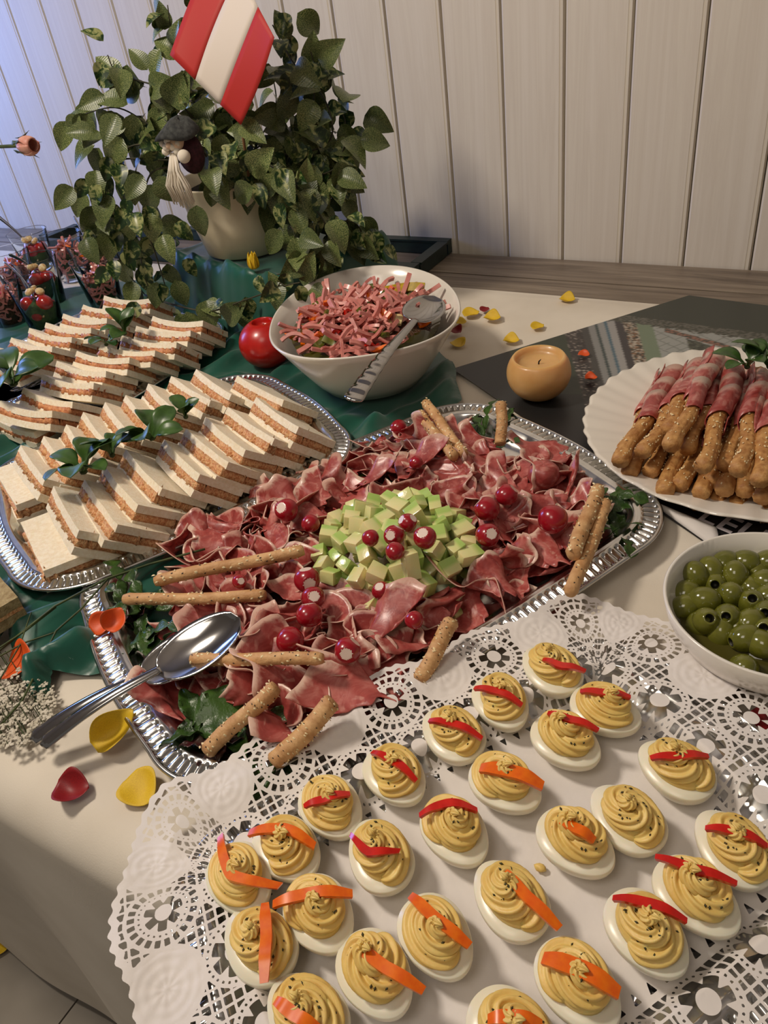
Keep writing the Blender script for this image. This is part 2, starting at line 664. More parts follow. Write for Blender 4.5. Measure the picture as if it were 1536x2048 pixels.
def clip(V, T, S):
    """keep the part of triangles T where the scalar S per vertex is positive"""
    V = np.asarray(V, float)
    T = np.asarray(T)
    pos = S > 0
    c = pos[T].sum(1)
    keep = T[c == 3]
    newv, cache, out = [], {}, []
    n0 = len(V)

    def cut(a, b):
        k = (a, b) if a < b else (b, a)
        if k not in cache:
            t = S[k[0]] / (S[k[0]] - S[k[1]])
            cache[k] = n0 + len(newv)
            newv.append(V[k[0]] * (1 - t) + V[k[1]] * t)
        return cache[k]
    for tri in T[(c == 1) | (c == 2)].tolist():
        p = [bool(pos[i]) for i in tri]
        if sum(p) == 1:
            i = p.index(True)
            a, b, d = tri[i], tri[(i + 1) % 3], tri[(i + 2) % 3]
            out.append((a, cut(a, b), cut(a, d)))
        else:
            i = p.index(False)
            a, b, d = tri[i], tri[(i + 1) % 3], tri[(i + 2) % 3]
            x, y = cut(a, b), cut(a, d)
            out.append((x, b, d))
            out.append((x, d, y))
    VV = np.vstack([V, np.array(newv).reshape(-1, 3)]) if newv else V
    TT = np.vstack([keep, np.array(out, dtype=int).reshape(-1, 3)])
    used, inv = np.unique(TT, return_inverse=True)
    return VV[used], inv.reshape(-1, 3)


def tri_mesh(name, V, T, mat, smooth=True):
    me = bpy.data.meshes.new(name)
    me.vertices.add(len(V))
    me.vertices.foreach_set('co', np.asarray(V, dtype=np.float32).ravel())
    nt = len(T)
    me.loops.add(nt * 3)
    me.loops.foreach_set('vertex_index', np.asarray(T, dtype=np.int32).ravel())
    me.polygons.add(nt)
    me.polygons.foreach_set('loop_start', np.arange(0, nt * 3, 3, dtype=np.int32))
    me.polygons.foreach_set('use_smooth', np.full(nt, smooth))
    me.materials.append(MATS[mat])
    me.update(calc_edges=True)
    me.validate()
    return me


def lattice(xs, ys):
    nx, ny = len(xs), len(ys)
    X, Y = np.meshgrid(xs, ys, indexing='ij')
    idx = np.arange(nx * ny).reshape(nx, ny)
    a, b, c, d = idx[:-1, :-1].ravel(), idx[1:, :-1].ravel(), idx[1:, 1:].ravel(), idx[:-1, 1:].ravel()
    T = np.vstack([np.stack([a, b, c], 1), np.stack([a, c, d], 1)])
    return X.ravel(), Y.ravel(), T


def sstep(a, b, x):
    t = np.clip((x - a) / (b - a), 0, 1)
    return t * t * (3 - 2 * t)


# ------------------------------------------------------------------ room
WY = 1.4566      # wall plane
FZ = -0.75       # floor
PITCH = 0.1137
wall = struct(thing('wall_back', 'x', 'x'))
for k in ('label', 'category'):
    del wall[k]
wall['kind'] = 'structure'
mb = MB().box((-1.0, WY + 0.03, 0.35), (2.2, 0.012, 1.1))
put('backing', mb.mesh('backing', 'white_paint', False), wall)
mb = MB()
hw = PITCH / 2 - 0.0012
prof = [(-hw, 0.008), (-hw, 0.0025), (-hw + 0.003, 0.0), (hw - 0.0085, 0.0), (hw - 0.0075, 0.0007), (hw - 0.0025, 0.0007), (hw - 0.0015, 0.004), (hw, 0.008)]
V = [(x, y, z) for z in (-1.1, 1.1) for (x, y) in prof]
n = len(prof)
F = [(i, i + 1, n + i + 1, n + i) for i in range(n - 1)] + [tuple(range(n))[::-1], tuple(range(n, 2 * n))]
mb.add(V, F)
plank_me = mb.mesh('plank', 'wall_board', False)
for i in range(-22, 13):
    put('plank', plank_me, wall, (-0.5005 + (i + 0.5) * PITCH, WY + (rnd.random() - 0.5) * 0.0008, 0.35))

floor = thing('floor', 'x', 'x')
del floor['label'], floor['category']
struct(floor)
put('subfloor', MB().box((-1.0, 0.2, FZ - 0.02), (2.6, 1.9, 0.01)).mesh('subfloor', 'grout', False), floor)
tm = MB()
tm.box((0, 0, -0.004), (0.2991, 0.2991, 0.004), taper=0.002)
tile_me = tm.mesh('tile', 'tile', False)
for ix in range(-5, 4):
    for iy in range(-3, 3):
        put('tile', tile_me, floor, (-0.839 + 0.3 + ix * 0.6, 0.20 + iy * 0.6, FZ))
ceil = put('ceiling', MB().box((-1.0, 0.2, 1.95), (2.6, 1.9, 0.02)).mesh('ceiling', 'white_paint', False))
struct(ceil)
lw = put('wall_left', MB().box((-3.4, 0.2, 0.6), (0.02, 1.4, 1.35)).mesh('wall_left', 'white_paint', False))
struct(lw)

# ------------------------------------------------------------------ table
table = thing('buffet_table', 'long buffet table with grey-brown weathered wooden planks, bare along the wall', 'table', (-0.6, 0.79, FZ))
for i, (y0, y1) in enumerate([(0.172, 0.45), (0.452, 0.76), (0.762, 1.07), (1.072, 1.345), (1.348, 1.452)]):
    b = MB().box((0, (y0 + y1) / 2 - 0.79, -FZ - 0.0155), (1.85, (y1 - y0) / 2 - 0.001, 0.0145))
    put('plank', b.mesh('plank', 'table_wood', False), table)
for sx in (-1.6, 1.6):
    for sy in (-0.5, 0.5):
        put('leg', MB().box((sx, sy, 0.36), (0.03, 0.03, 0.36)).mesh('leg', 'table_wood', False), table)


def linen_h(x, y):
    return 0.0024 + 0.0018 * np.sin(x * 9 + 3 * np.sin(y * 5)) * np.cos(y * 7 + x * 3) + 0.0018 * np.sin((x * .8 + y) * 23 + 2 * np.sin(x * 6))


def tablecloth():
    xs = np.linspace(-2.2, 1.0, 321)
    # path over the edge: v is arc length from the back hem
    yb = 1.272
    ys, zs = [], []
    L1 = yb - 0.165
    vs = list(np.linspace(0, L1, 120)) + list(L1 + np.linspace(0.005, 0.06, 10)) + list(L1 + 0.06 + np.linspace(0.02, 0.68, 34))
    P = []
    for v in vs:
        if v <= L1:
            P.append((yb - v, 0.0, 0.0))
        elif v <= L1 + 0.06:
            a = (v - L1) / 0.06 * PI / 2
            P.append((0.165 - 0.036 * math.sin(a), -0.036 * (1 - math.cos(a)), a / (PI / 2)))
        else:
            P.append((0.129, -0.036 - (v - L1 - 0.06), 1.0))
    V = []
    for x in xs:
        for (y, z, d) in P:
            if d == 0:
                z2 = float(linen_h(x, y))
                if y > 1.26:
                    z2 = 0.0012
                V.append((x, y + 0.002 * math.sin(x * 8), z2))
            else:
                dep = max(0.0, -z)
                wv = 0.020 * math.sin(x * 7.5 + 1.8) + 0.010 * math.sin(x * 17 + 1)
                V.append((x, y - d * 0.0 + wv * min(1, dep * 2.0) - 0.03 * dep, z + float(linen_h(x, y)) * (1 - d)))
    n = len(P)
    idx = np.arange(len(xs) * n).reshape(len(xs), n)
    a, b, c, d = idx[:-1, :-1].ravel(), idx[1:, :-1].ravel(), idx[1:, 1:].ravel(), idx[:-1, 1:].ravel()
    T = np.vstack([np.stack([a, c, b], 1), np.stack([a, d, c], 1)])
    o = put('tablecloth', tri_mesh('tablecloth', V, T, 'linen'))
    tag(o, 'white linen tablecloth with soft creases hanging over the front table edge', 'tablecloth')


tablecloth()

# ------------------------------------------------------------------ trays
UA = Vector((0.462, 0.887, 0)).normalized()
NA = Vector((0.887, -0.462, 0)).normalized()


def rrect(hx_, hy_, r, n):
    """n points with outward normals around a rounded rectangle with slightly bulging sides"""
    per = 4 * (hx_ - r) + 4 * (hy_ - r) + 2 * PI * r
    out = []
    segs = [('l', (hx_, -(hy_ - r)), (0, 1), 2 * (hy_ - r), (1, 0)), ('a', (hx_ - r, hy_ - r), 0), ('l', (hx_ - r, hy_), (-1, 0), 2 * (hx_ - r), (0, 1)),
            ('a', (-(hx_ - r), hy_ - r), PI / 2), ('l', (-hx_, hy_ - r), (0, -1), 2 * (hy_ - r), (-1, 0)), ('a', (-(hx_ - r), -(hy_ - r)), PI),
            ('l', (-(hx_ - r), -hy_), (1, 0), 2 * (hx_ - r), (0, -1)), ('a', (hx_ - r, -(hy_ - r)), 1.5 * PI)]
    for k in range(n):
        s = per * k / n
        for g in segs:
            ln = g[3] if g[0] == 'l' else PI / 2 * r
            if s <= ln + 1e-12:
                break
            s -= ln
        if g[0] == 'l':
            t = s / ln
            bul = 0.008 * math.sin(PI * t)
            out.append((g[1][0] + g[2][0] * s + g[4][0] * bul, g[1][1] + g[2][1] * s + g[4][1] * bul, g[4][0], g[4][1]))
        else:
            a = g[2] + s / r
            out.append((g[1][0] + r * math.cos(a), g[1][1] + r * math.sin(a), math.cos(a), math.sin(a)))
    return out


def tray(label, center, ang, hx_, hy_, r=0.085, z0=0.004, rimw=0.030, mat='silver', embossed=None, wave=True):
    t = thing('serving_tray', label, 'tray', (center[0], center[1], z0), group=None)
    t.rotation_euler = (0, 0, ang)
    per = 4 * (hx_ + hy_)
    nr = int(per / 0.0105)
    n = nr * 6
    pts = rrect(hx_, hy_, r, n)
    # (inset, height, ridge weight)
    prof = [(0.0, 0.0165, 0), (-0.001, 0.018, 0), (0.001, 0.0195, 0), (0.003, 0.019, 0), (0.0045, 0.0175, 0.0), (0.006, 0.0178, 0.9), (0.010, 0.0185, 1), (0.016, 0.0192, 1), (0.0185, 0.0192, 0.9), (0.020, 0.0192, 0), (0.0225, 0.0212, 0), (0.025, 0.0192, 0), (0.0275, 0.0195, 0), (0.030, 0.0182, 0),
            (0.034, 0.013, 0), (0.040, 0.006, 0), (0.047, 0.0028, 0), (0.056, 0.002, 0)]
    V, F = [], []
    for (ins, h, rw) in prof:
        for k, (x, y, nx, ny) in enumerate(pts):
            ph = (k % 6)
            hh = h + rw * (0.0006 if ph in (0, 1, 2) else -0.0030 if ph in (4,) else -0.0022)
            i2 = ins
            if wave and ins > 0.031:
                i2 = ins + 0.004 * math.sin(k / n * 2 * PI * 12)
            V.append((x - nx * i2, y - ny * i2, hh))
    m = len(prof)
    for j in range(m - 1):
        for k in range(n):
            k2 = (k + 1) % n
            F.append((j * n + k, j * n + k2, (j + 1) * n + k2, (j + 1) * n + k))
    b = MB().add(V, F)
    lo = len(b.v)
    # underside skirt
    V2 = [(x - nx * 0.002, y - ny * 0.002, 0.0150) for (x, y, nx, ny) in pts] + [(x - nx * 0.036, y - ny * 0.036, 0.0085) for (x, y, nx, ny) in pts] + [(x - nx * 0.05, y - ny * 0.05, 0.0) for (x, y, nx, ny) in pts]
    F2 = []
    for j in range(2):
        for k in range(n):
            k2 = (k + 1) % n
            F2.append((j * n + k, (j + 1) * n + k, (j + 1) * n + k2, j * n + k2))
    F2.append(tuple(2 * n + k for k in range(n))[::-1])
    b.add(V2, F2)
    b.add([], [])
    b.f += [[k, (k + 1) % n][::-1] + [lo + k, lo + (k + 1) % n] for k in range(n)]
    b.mi += [0] * n
    put('rim', b.mesh('rim', mat), t)
    bot = MB().add([V[(m - 1) * n + k] for k in range(n)], [tuple(range(n))])
    put('base_plate', bot.mesh('base_plate', embossed or mat, False), t)
    return t


angA = math.atan2(UA.y, UA.x)
CA = Vector((-0.395, 0.524, 0))
tray('large silver tray with fluted rim under the raw ham and melon', CA, angA, 0.291, 0.194, z0=0.006)
CB = UA * 0.163 + NA * -0.920
tray('silver tray under the two near rows of tuna sandwiches', CB, angA, 0.224, 0.182, z0=0.011, r=0.09)
CC = Vector((-1.130, 0.775, 0))
tray('silver tray with sparkling rim under the far rows of sandwiches, below the ivy', CC, PI / 2, 0.212, 0.198, z0=0.010, r=0.09, embossed='embossed_metal')
tray('dark-edged silver tray under brown bread at the left picture edge', Vector((-0.845, 0.245, 0)), math.radians(-17), 0.155, 0.078, r=0.05, z0=0.004)


def on_A(a, b, z=0.0):
    p = CA + UA * a + NA * b
    return Vector((p.x, p.y, z))


def to_A(p):
    q = Vector((p[0] - CA.x, p[1] - CA.y, 0))
    return q.dot(UA), q.dot(NA)


# ------------------------------------------------------------------ green satin
HB = 0.12
BL, BF = Vector((-1.112, 1.033)), Vector((-0.800, 0.955))
bx_u = (BF - BL).normalized()
bx_v = Vector((-bx_u.y, bx_u.x))
bx_len, bx_dep = (BF - BL).length, 0.25


def poly_sdf(X, Y, P):
    d = np.full(X.shape, 1e9)
    inside = np.zeros(X.shape, bool)
    n = len(P)
    for i in range(n):
        ax, ay = P[i]
        bx, by = P[(i + 1) % n]
        ex, ey = bx - ax, by - ay
        t = np.clip(((X - ax) * ex + (Y - ay) * ey) / (ex * ex + ey * ey + 1e-12), 0, 1)
        d = np.minimum(d, np.hypot(X - ax - t * ex, Y - ay - t * ey))
        cr = ((ay > Y) != (by > Y)) & (X < (bx - ax) * (Y - ay) / (by - ay + 1e-15) + ax)
        inside ^= cr
    return np.where(inside, d, -d)


def rect_sdf(X, Y, c, u, v, hu, hv):
    a = (X - c[0]) * u[0] + (Y - c[1]) * u[1]
    b = (X - c[0]) * v[0] + (Y - c[1]) * v[1]
    return np.minimum(hu - np.abs(a), hv - np.abs(b)), a, b


def satin():
    st = 0.005
    xs = np.arange(-1.62, -0.40, st)
    ys = np.arange(0.20, 1.42, st)
    X, Y, T = lattice(xs, ys)
    px = [(60, 1340), (82, 1422), (100, 1420), (132, 1364), (160, 1366), (235, 1372), (330, 1372), (520, 1240), (800, 1000), (880, 860), (932, 812), (912, 770), (870, 700), (760, 620), (700, 560)]
    P = [tuple(at(a, b)[:2]) for a, b in px]
    P += [(-0.72, 1.13), (-0.72, 1.24), (-0.80, 1.33), (-1.12, 1.38), (-1.38, 1.17), (-1.60, 1.05), (-1.60, 0.45), (-1.05, 0.40), (-0.80, 0.33)]
    X2 = X + 0.006 * np.sin(Y * 31) + 0.003 * np.sin(Y * 77)
    Y2 = Y + 0.006 * np.sin(X * 27)
    S = poly_sdf(X2, Y2, P)
    # box underneath
    bc = BL + bx_u * (bx_len / 2) + bx_v * (bx_dep / 2)
    Sb, a, b = rect_sdf(X, Y, bc, bx_u, bx_v, bx_len / 2, bx_dep / 2)
    S = np.maximum(S, Sb + 0.03)
    fall = 0.012 + 0.018 * (0.5 + 0.5 * np.sin(a * 28 + 1.0)) * (0.5 + 0.5 * np.sin(b * 19))
    box = HB * sstep(-0.026, 0.0015, Sb + (fall - 0.02) * 0.5) 
    # folds along the trays
    q = X * UA.x + Y * UA.y
    p = X * NA.x + Y * NA.y
    wob = 0.014 * np.sin(q * 13) + 0.006 * np.sin(q * 31 + 1)
    r1 = 0.5 + 0.5 * np.sin((p + wob) * 120)
    r2 = 0.5 + 0.5 * np.sin((p * 0.6 + q * 0.5 + wob) * 70 + 2)
    r3 = 0.5 + 0.5 * np.sin((q + 0.5 * p + 0.012 * np.sin(p * 30)) * 55)
    h = 0.012 * r1 ** 1.5 + 0.009 * r2 ** 2 + 0.006 * r3 ** 3
    # big folds in the near left corner
    g = sstep(0.42, 0.30, Y)
    h = h * (1 - g * 0.4) + g * (0.028 * (0.5 + 0.5 * np.sin((p + 0.8 * wob) * 75 + 1.1)) ** 1.3)
    # flat under trays
    def press(c, u, v, hu, hv, lim, soft=0.03):
        nonlocal h
        s_, _, _ = rect_sdf(X, Y, c, u, v, hu, hv)
        k = sstep(-0.012, soft * 0.5, s_)
        h = h * (1 - k) + np.minimum(h, lim) * k
    press(CA, UA, NA, 0.291, 0.194, 0.003)
    press(CB, UA, NA, 0.224, 0.182, 0.007)
    press(CC, (0, 1), (-1, 0), 0.212, 0.198, 0.006)
    press(Vector((-0.86, 0.222)), (math.cos(-0.244), math.sin(-0.244)), (math.sin(0.244), math.cos(0.244)), 0.155, 0.075, 0.001)
    press((-0.62, 0.90), (1, 0), (0, 1), 0.10, 0.12, 0.002)
    press((-0.815, 0.885), (1, 0), (0, 1), 0.045, 0.045, 0.003)
    k = sstep(0.0, 0.03, -S)
    # keep the cloth low over glasses
    gm = sstep(-1.30, -1.36, X)
    h = h * (1 - gm) + np.minimum(h, 0.004) * gm
    edge = sstep(0.0, 0.012, S)
    folds = h * (0.35 + 0.65 * edge)
    top = sstep(-0.004, 0.02, Sb)
    slope = sstep(-0.03, 0.0, Sb) * (1 - top)
    Z = 0.006 + folds * (1 - top) * (1 - 0.2 * slope) + box + 0.0015 * np.sin(a * 60) * top * np.sin(b * 35)
    V = np.stack([X, Y, Z], 1)
    # drape the side faces with real pleats
    keep = S > -0.02
    V, T2 = clip(V, T[keep[T].all(1)], S)
    o = put('satin_cloth', tri_mesh('satin_cloth', V, T2, 'satin'))
    tag(o, 'dark green satin cloth in folds over a box and under the bowl and trays', 'cloth')


satin()

# ------------------------------------------------------------------ dark green frame by the wall
def green_frame():
    t = thing('wooden_frame', 'dark green rectangular frame lying on the bare planks against the wall behind the plant', 'frame', (-1.25, 1.375, 0.0))
    x0, x1, y0, y1, hh, ww = -0.62, 0.500, -0.075, 0.072, 0.012, 0.009
    def bar(a, b):
        a, b = Vector(a), Vector(b)
        M = frame((a + b) / 2, (b - a).normalized())
        m = MB().box((0, 0, 0), ((b - a).length / 2, ww, hh), M)
        m.box((0, 0, hh + 0.002), ((b - a).length / 2, ww + 0.003, 0.002), M)
        put('frame_bar', m.mesh('frame_bar', 'dark_green_paint', False), t)
    z = hh + 0.001
    bar((x0 + 0.01, y1, z), (x1 + 0.009, y1, z))
    bar((x1, y1 - 0.014, z), (x1, y0 + 0.014, z))
    bar((x0 + 0.01, y0, z), (x1 + 0.009, y0, z))
    bar((x0, y1 - 0.014, z), (x0, y0 + 0.014, z))


green_frame()

# ------------------------------------------------------------------ sandwiches
def sandwich_mesh(seed, L, D, th, bend, filling):
    R = random.Random(seed)
    g = th
    def slab(z0, t, dx, dy, sk, curve):
        def fn(u, v):
            x = dx + u * L + 0.0012 * noise.noise(Vector((v * 3, z0 * 900 + seed, 2)))
            y = dy + v * D + sk * u + 0.0012 * noise.noise(Vector((u * 4, z0 * 700 + seed, 5)))
            z = z0 + curve * ((u - 0.5) ** 2 * 4 - 0.5) + 0.0010 * noise.noise(Vector((u * 3, v * 3, seed + z0 * 100)))
            return (x, y, z)
        m = MB().sheet(fn, 10, 6, -t if False else t)
        return m
    top = slab(0.0, 0.0095, 0, 0, R.uniform(-.003, .003), bend)
    bot = slab(-g + 0.0095, 0.0095, R.uniform(-.002, .002), R.uniform(-.003, .002), R.uniform(-.003, .003), bend * 0.6)
    def fil(u, v):
        e = 1 if (u in (0, 1) or v in (0, 1)) else 0
        k = 0.0042 * noise.noise(Vector((u * 16, v * 11, seed))) - 0.0006
        return (0.0012 + u * (L - .0024) + (k if u in (0, 1) else 0) * 1.3, 0.0010 + v * (D - .002) + (k if v in (0, 1) else 0) * 1.3,
                -0.0085 + bend * 0.85 * ((u - 0.5) ** 2 * 4 - 0.5))
    f = MB().sheet(fil, 44, 22, g - 0.0170)
    ms = []
    for m, mt, nm in ((top, 'bread', 'top_slice'), (bot, 'bread', 'bottom_slice'), (f, filling, 'filling')):
        me = m.mesh(nm, mt)
        if nm != 'filling':
            smooth_by_angle(me, 40)
        ms.append(me)
    return ms


SAND = {}
for kind, fl, bd in (('tuna', 'spread_tuna', 0.0018), ('ham', 'spread_ham', 0.006)):
    SAND[kind] = [sandwich_mesh(s + (50 if kind == 'ham' else 0), 0.116, 0.064, 0.0290 if kind == 'tuna' else 0.0265, bd, fl) for s in range(4)]


def sandwich(kind, k, px, py, zc, ang, tilt, label, group, flat=False, dz=0.0):
    o = at(px, py, zc)
    M = Matrix.Translation(o) @ Matrix.Rotation(math.radians(ang), 4, 'Z') @ Matrix.Rotation(math.radians(-tilt), 4, 'X') @ Matrix.Rotation(math.radians(rnd.uniform(-1.5, 1.5)), 4, 'Y')
    t = thing('sandwich', label, 'sandwich', M=M, group=group)
    for me in SAND[kind][k % 4]:
        c = put(me.name.split('.')[0], me, t)
        if flat:
            c.scale = (1.0, 1.25, 1)
    return t


def row(kind, pts, zc, angs, tilts, text, group, flatz):
    n = len(pts)
    for i, (x, y) in enumerate(pts):
        z = zc if i else flatz
        lab = '%s, %s from left in %s' % (text, ORD[i], group[1])
        sandwich(kind, i, x, y, z, angs[0] + (angs[1] - angs[0]) * i / (n - 1) + rnd.uniform(-3.5, 3.5), tilts + rnd.uniform(-3, 3) if i else 3, lab, group[0], flat=(i == 0))


row('tuna', [(41, 1046), (107, 973), (169, 960), (207, 932), (251, 900), (328, 880), (372, 858), (410, 835), (455, 815), (512, 795)], 0.081, (-26, -23), 42,
    'white triangle-free sandwich with orange tuna filling'.replace('triangle-free ', 'crustless '), ('tuna sandwiches in the nearest row', 'the nearest row'), 0.045)
row('tuna', [(-12, 940), (41, 891), (87, 873), (132, 850), (166, 825), (210, 805), (251, 791), (296, 768), (342, 753), (392, 739), (474, 752)], 0.081, (-26, -23), 42,
    'white crustless sandwich with orange filling', ('tuna sandwiches in the second row', 'the second nearest row'), 0.045)
row('ham', [(-22, 835), (0, 805), (46, 779), (84, 752), (113, 725), (153, 705), (201, 692), (243, 674), (272, 655), (305, 635)], 0.081, (-4, 2), 40,
    'curved white sandwich with brown ham spread', ('ham sandwiches in the third row', 'the third nearest row'), 0.046)
row('ham', [(-38, 725), (-8, 697), (22, 678), (58, 659), (91, 648), (126, 630), (166, 612), (208, 594)], 0.081, (-4, 2), 40,
    'curved white sandwich with brown spread', ('ham sandwiches in the farthest row', 'the farthest row'), 0.046)
tagm = MB().box((0, 0, 0.006), (0.060, 0.040, 0.006))
t = thing('sandwich', 'speckled brown bread sandwich on the tray at the left picture edge', 'sandwich', (-0.745, 0.262, 0.0300))
t.rotation_euler = (0, 0, -0.30)
for nm, z, mt in (('bottom_slice', 0.0, 'brown_bread'), ('filling', 0.0125, 'spread_tuna'), ('top_slice', 0.0165, 'brown_bread')):
    hh = 0.006 if nm != 'filling' else 0.0022
    b = MB().sheet(lambda u, v: (-0.062 + u * 0.124 + 0.002 * noise.noise(Vector((v * 5, z * 50, 1))), -0.045 + v * 0.09 + 0.002 * noise.noise(Vector((u * 5, z * 50, 7))), z + 2 * hh), 10, 8, 2 * hh)
    put(nm, smooth_by_angle(b.mesh(nm, mt)), t)


# ------------------------------------------------------------------ leaves
def leaf_fn(L, W, curl=0.1, fold=0.15, tip=1.0, wav=0.0):
    def fn(u, v):
        w = W / 2 * (math.sin(PI * min(1, u ** 0.72)) ** 0.85 if u > 0 else 0) * (1 if u < 0.98 else 0.3)
        s = (v - 0.5) * 2
        x = u * L
        y = s * w
        z = -curl * L * (u - 0.15) ** 2 + fold * abs(s) * w + wav * W * math.sin(u * 19 + s * 3) * abs(s)
        return (x, y, z)
    return fn


def round_leaf_fn(L, W):
    def fn(u, v):
        w = W / 2 * (0.16 + 0.84 * max(0.0, math.sin(PI * max(0, (u - 0.25)) / 0.75)) ** 0.6 if u > 0.25 else 0.16 + 0.4 * u) if u < 1 else 0
        s = (v - 0.5) * 2
        return (u * L, s * w, 0.18 * L * math.sin(PI * u) + 0.25 * abs(s) * w)
    return fn


LAMB = []
for s in range(3):
    LAMB.append(MB().sheet(round_leaf_fn(0.038 + 0.005 * s, 0.022 + 0.002 * s), 12, 6, 0.0006).mesh('leaf', 'lambs_lettuce'))


def sprig(px, py, z, size, label, nleaf=5, yaw=0.0, lift=0.5):
    t = thing('lettuce_sprig', label, 'garnish', at(px, py, z), group='lamb\'s lettuce sprigs')
    for k in range(nleaf):
        a = yaw + 2 * PI * k / nleaf + rnd.uniform(-.4, .4)
        e = lift * rnd.uniform(0.3, 1.2)
        o = put('leaf', LAMB[k % 3], t)
        o.matrix_local = Matrix.Rotation(a, 4, 'Z') @ Matrix.Rotation(-e, 4, 'Y') @ Matrix.Rotation(rnd.uniform(-.5, .5), 4, 'X') @ Matrix.Diagonal((size, size, size, 1))
    put('stem', MB().ball((0, 0, 0.001), (0.004 * size, 0.004 * size, 0.003), 8, 6).mesh('stem', 'stem_green'), t)


sprig(28, 770, 0.085, 1.7, 'largest sprig of round lettuce leaves, left of the sandwiches', 6, 0.4, 0.9)
sprig(250, 668, 0.090, 1.05, 'lettuce sprig with upright leaves on the far sandwiches', 5, 0.2, 0.9)
sprig(213, 690, 0.085, 0.9, 'small lettuce sprig left of the upright one on the far sandwiches', 4, 1.5, 0.4)
sprig(372, 835, 0.090, 0.85, 'small lettuce sprig on the right between the two near sandwich rows', 4, 0.9, 0.9)
sprig(305, 878, 0.088, 1.15, 'lettuce sprig in the middle between the two near sandwich rows', 6, 0.5, 0.5)
sprig(225, 912, 0.086, 0.9, 'narrow lettuce sprig left of the middle one', 4, 1.0, 1.0)
sprig(168, 945, 0.086, 1.25, 'dark round-leaved lettuce sprig near the left end of the near rows', 6, 0.2, 0.6)

# ------------------------------------------------------------------ ham platter
def ham_mesh(seed):
    R = random.Random(seed)
    upright = seed % 4 == 2
    L, W = (R.uniform(0.10, 0.14), R.uniform(0.034, 0.042)) if upright else (R.uniform(0.085, 0.13), R.uniform(0.045, 0.062))
    f = R.uniform(0.8, 1.7)
    A = R.uniform(1.0, 1.6)
    ph = R.uniform(0, 6.28)
    nu, nv = 40, 9
    pa = []
    x = y = 0.0
    th0 = R.uniform(-.4, .4)
    for i in range(nu + 1):
        s = i / nu
        th = th0 + A * math.sin(2 * PI * f * s + ph) + (2.8 * s * s if seed % 4 == 1 else 0)
        pa.append((x, y))
        x += L / nu * math.cos(th)
        y += L / nu * math.sin(th)
    mx = sum(p[0] for p in pa) / len(pa)
    my = sum(p[1] for p in pa) / len(pa)
    mn = min(p[1] for p in pa)
    lean = R.uniform(0.6, 1.1)
    def fn(u, v):
        i = int(round(u * nu))
        px, py = pa[i][0] - mx, pa[i][1] - my
        i2, i1 = min(i + 1, nu), max(i - 1, 0)
        tx, ty = pa[i2][0] - pa[i1][0], pa[i2][1] - pa[i1][1]
        l = math.hypot(tx, ty) or 1
        nx, ny = -ty / l, tx / l
        k = 0.004 * noise.noise(Vector((u * 7, v * 3, seed)))
        e = W * (1 - 0.5 * (2 * u - 1) ** 6) * (0.92 + 0.12 * math.sin(u * 23 + seed))
        if upright:
            fl = lean * (v ** 1.3) * e * 0.6
            px += nx * fl * math.sin(u * 9 + seed) + px * v * 0.35
            py += ny * fl + py * v * 0.45
            return (px + k, py + k, v * e * 0.72 - 0.004 * math.sin(u * 15) * v)
        # lying, folded like a wave
        fan = 0.6 + 0.6 * v
        return (px * 1.1 * fan + k, (v - 0.5) * e * 1.15 + 0.005 * math.sin(u * 8), (pa[i][1] - mn) * 0.75 * (0.45 + 0.6 * v) + 0.007 * (v - .5) ** 2 * 4 + 0.010 * v * math.sin(u * 7 + seed) + 0.3 * k)
    m = MB().sheet(fn, nu, nv, 0.0011)
    me = m.mesh('ham_slice', 'ham')
    zs = [v.co.z for v in me.vertices]
    mz = min(zs)
    for v in me.vertices:
        v.co.z -= mz
    return me


HAMS = [ham_mesh(s) for s in range(16)]
MEL = to_A(at(790, 1112, 0.03))
MRA, MRB = 0.086, 0.088


def in_melon(a, b, k=1.0):
    return ((a - MEL[0]) / (MRA * k)) ** 2 + ((b - MEL[1]) / (MRB * k)) ** 2 < 1


def ham_allowed(a, b):
    if (abs(a) / 0.245) ** 4.2 + (abs(b) / 0.150) ** 4.2 > 1:
        return False
    if a < -0.165 and b < -0.03:     # greens at the near left
        return False
    if a < -0.215:
        return False
    if a > 0.20 and b < 0.0:         # far left greens
        return False
    if a > 0.165 and b > 0.12:
        return False
    return not in_melon(a, b, 1.12)


def scatter(test, n, dmin, box, tries=9000, R=None):
    R = R or random.Random(3)
    pts = []
    for _ in range(tries):
        a, b = R.uniform(-box[0], box[0]), R.uniform(-box[1], box[1])
        if test(a, b) and all((a - c) ** 2 + (b - d) ** 2 > dmin * dmin for c, d in pts):
            pts.append((a, b))
            if len(pts) >= n:
                break
    return pts


hams = []
for layer, (dm, z) in enumerate(((0.034, 0.010), (0.026, 0.021))):
    for (a, b) in scatter(ham_allowed, 90, dm, (0.26, 0.17), R=random.Random(11 + layer)):
        if layer and len(hams) > 190:
            break
        edge = max((abs(a) / 0.245), (abs(b) / 0.15))
        dz = 0.0 if layer == 0 else 0.008 * (1 - edge)
        p = on_A(a, b, z + dz)
        if layer:
            p.x += rnd.uniform(-.006, .006)
        # lean outwards from the melon heap
        out = (UA * (a - MEL[0]) + NA * (b - MEL[1])).normalized()
        M = Matrix.Translation(p) @ Matrix.Rotation(rnd.uniform(-0.35, 0.35), 4, out.cross(Vector((0, 0, 1)))) @ Matrix.Rotation(rnd.uniform(0, 6.28), 4, 'Z')
        o = put('ham_slice', HAMS[rnd.randrange(16)], M=M)
        s = rnd.uniform(0.72, 0.95)
        o.scale = (s, s, s * 0.92)
        tag(o, 'x', 'ham', 'ruffled slices of raw ham around the melon')
        hams.append(o)
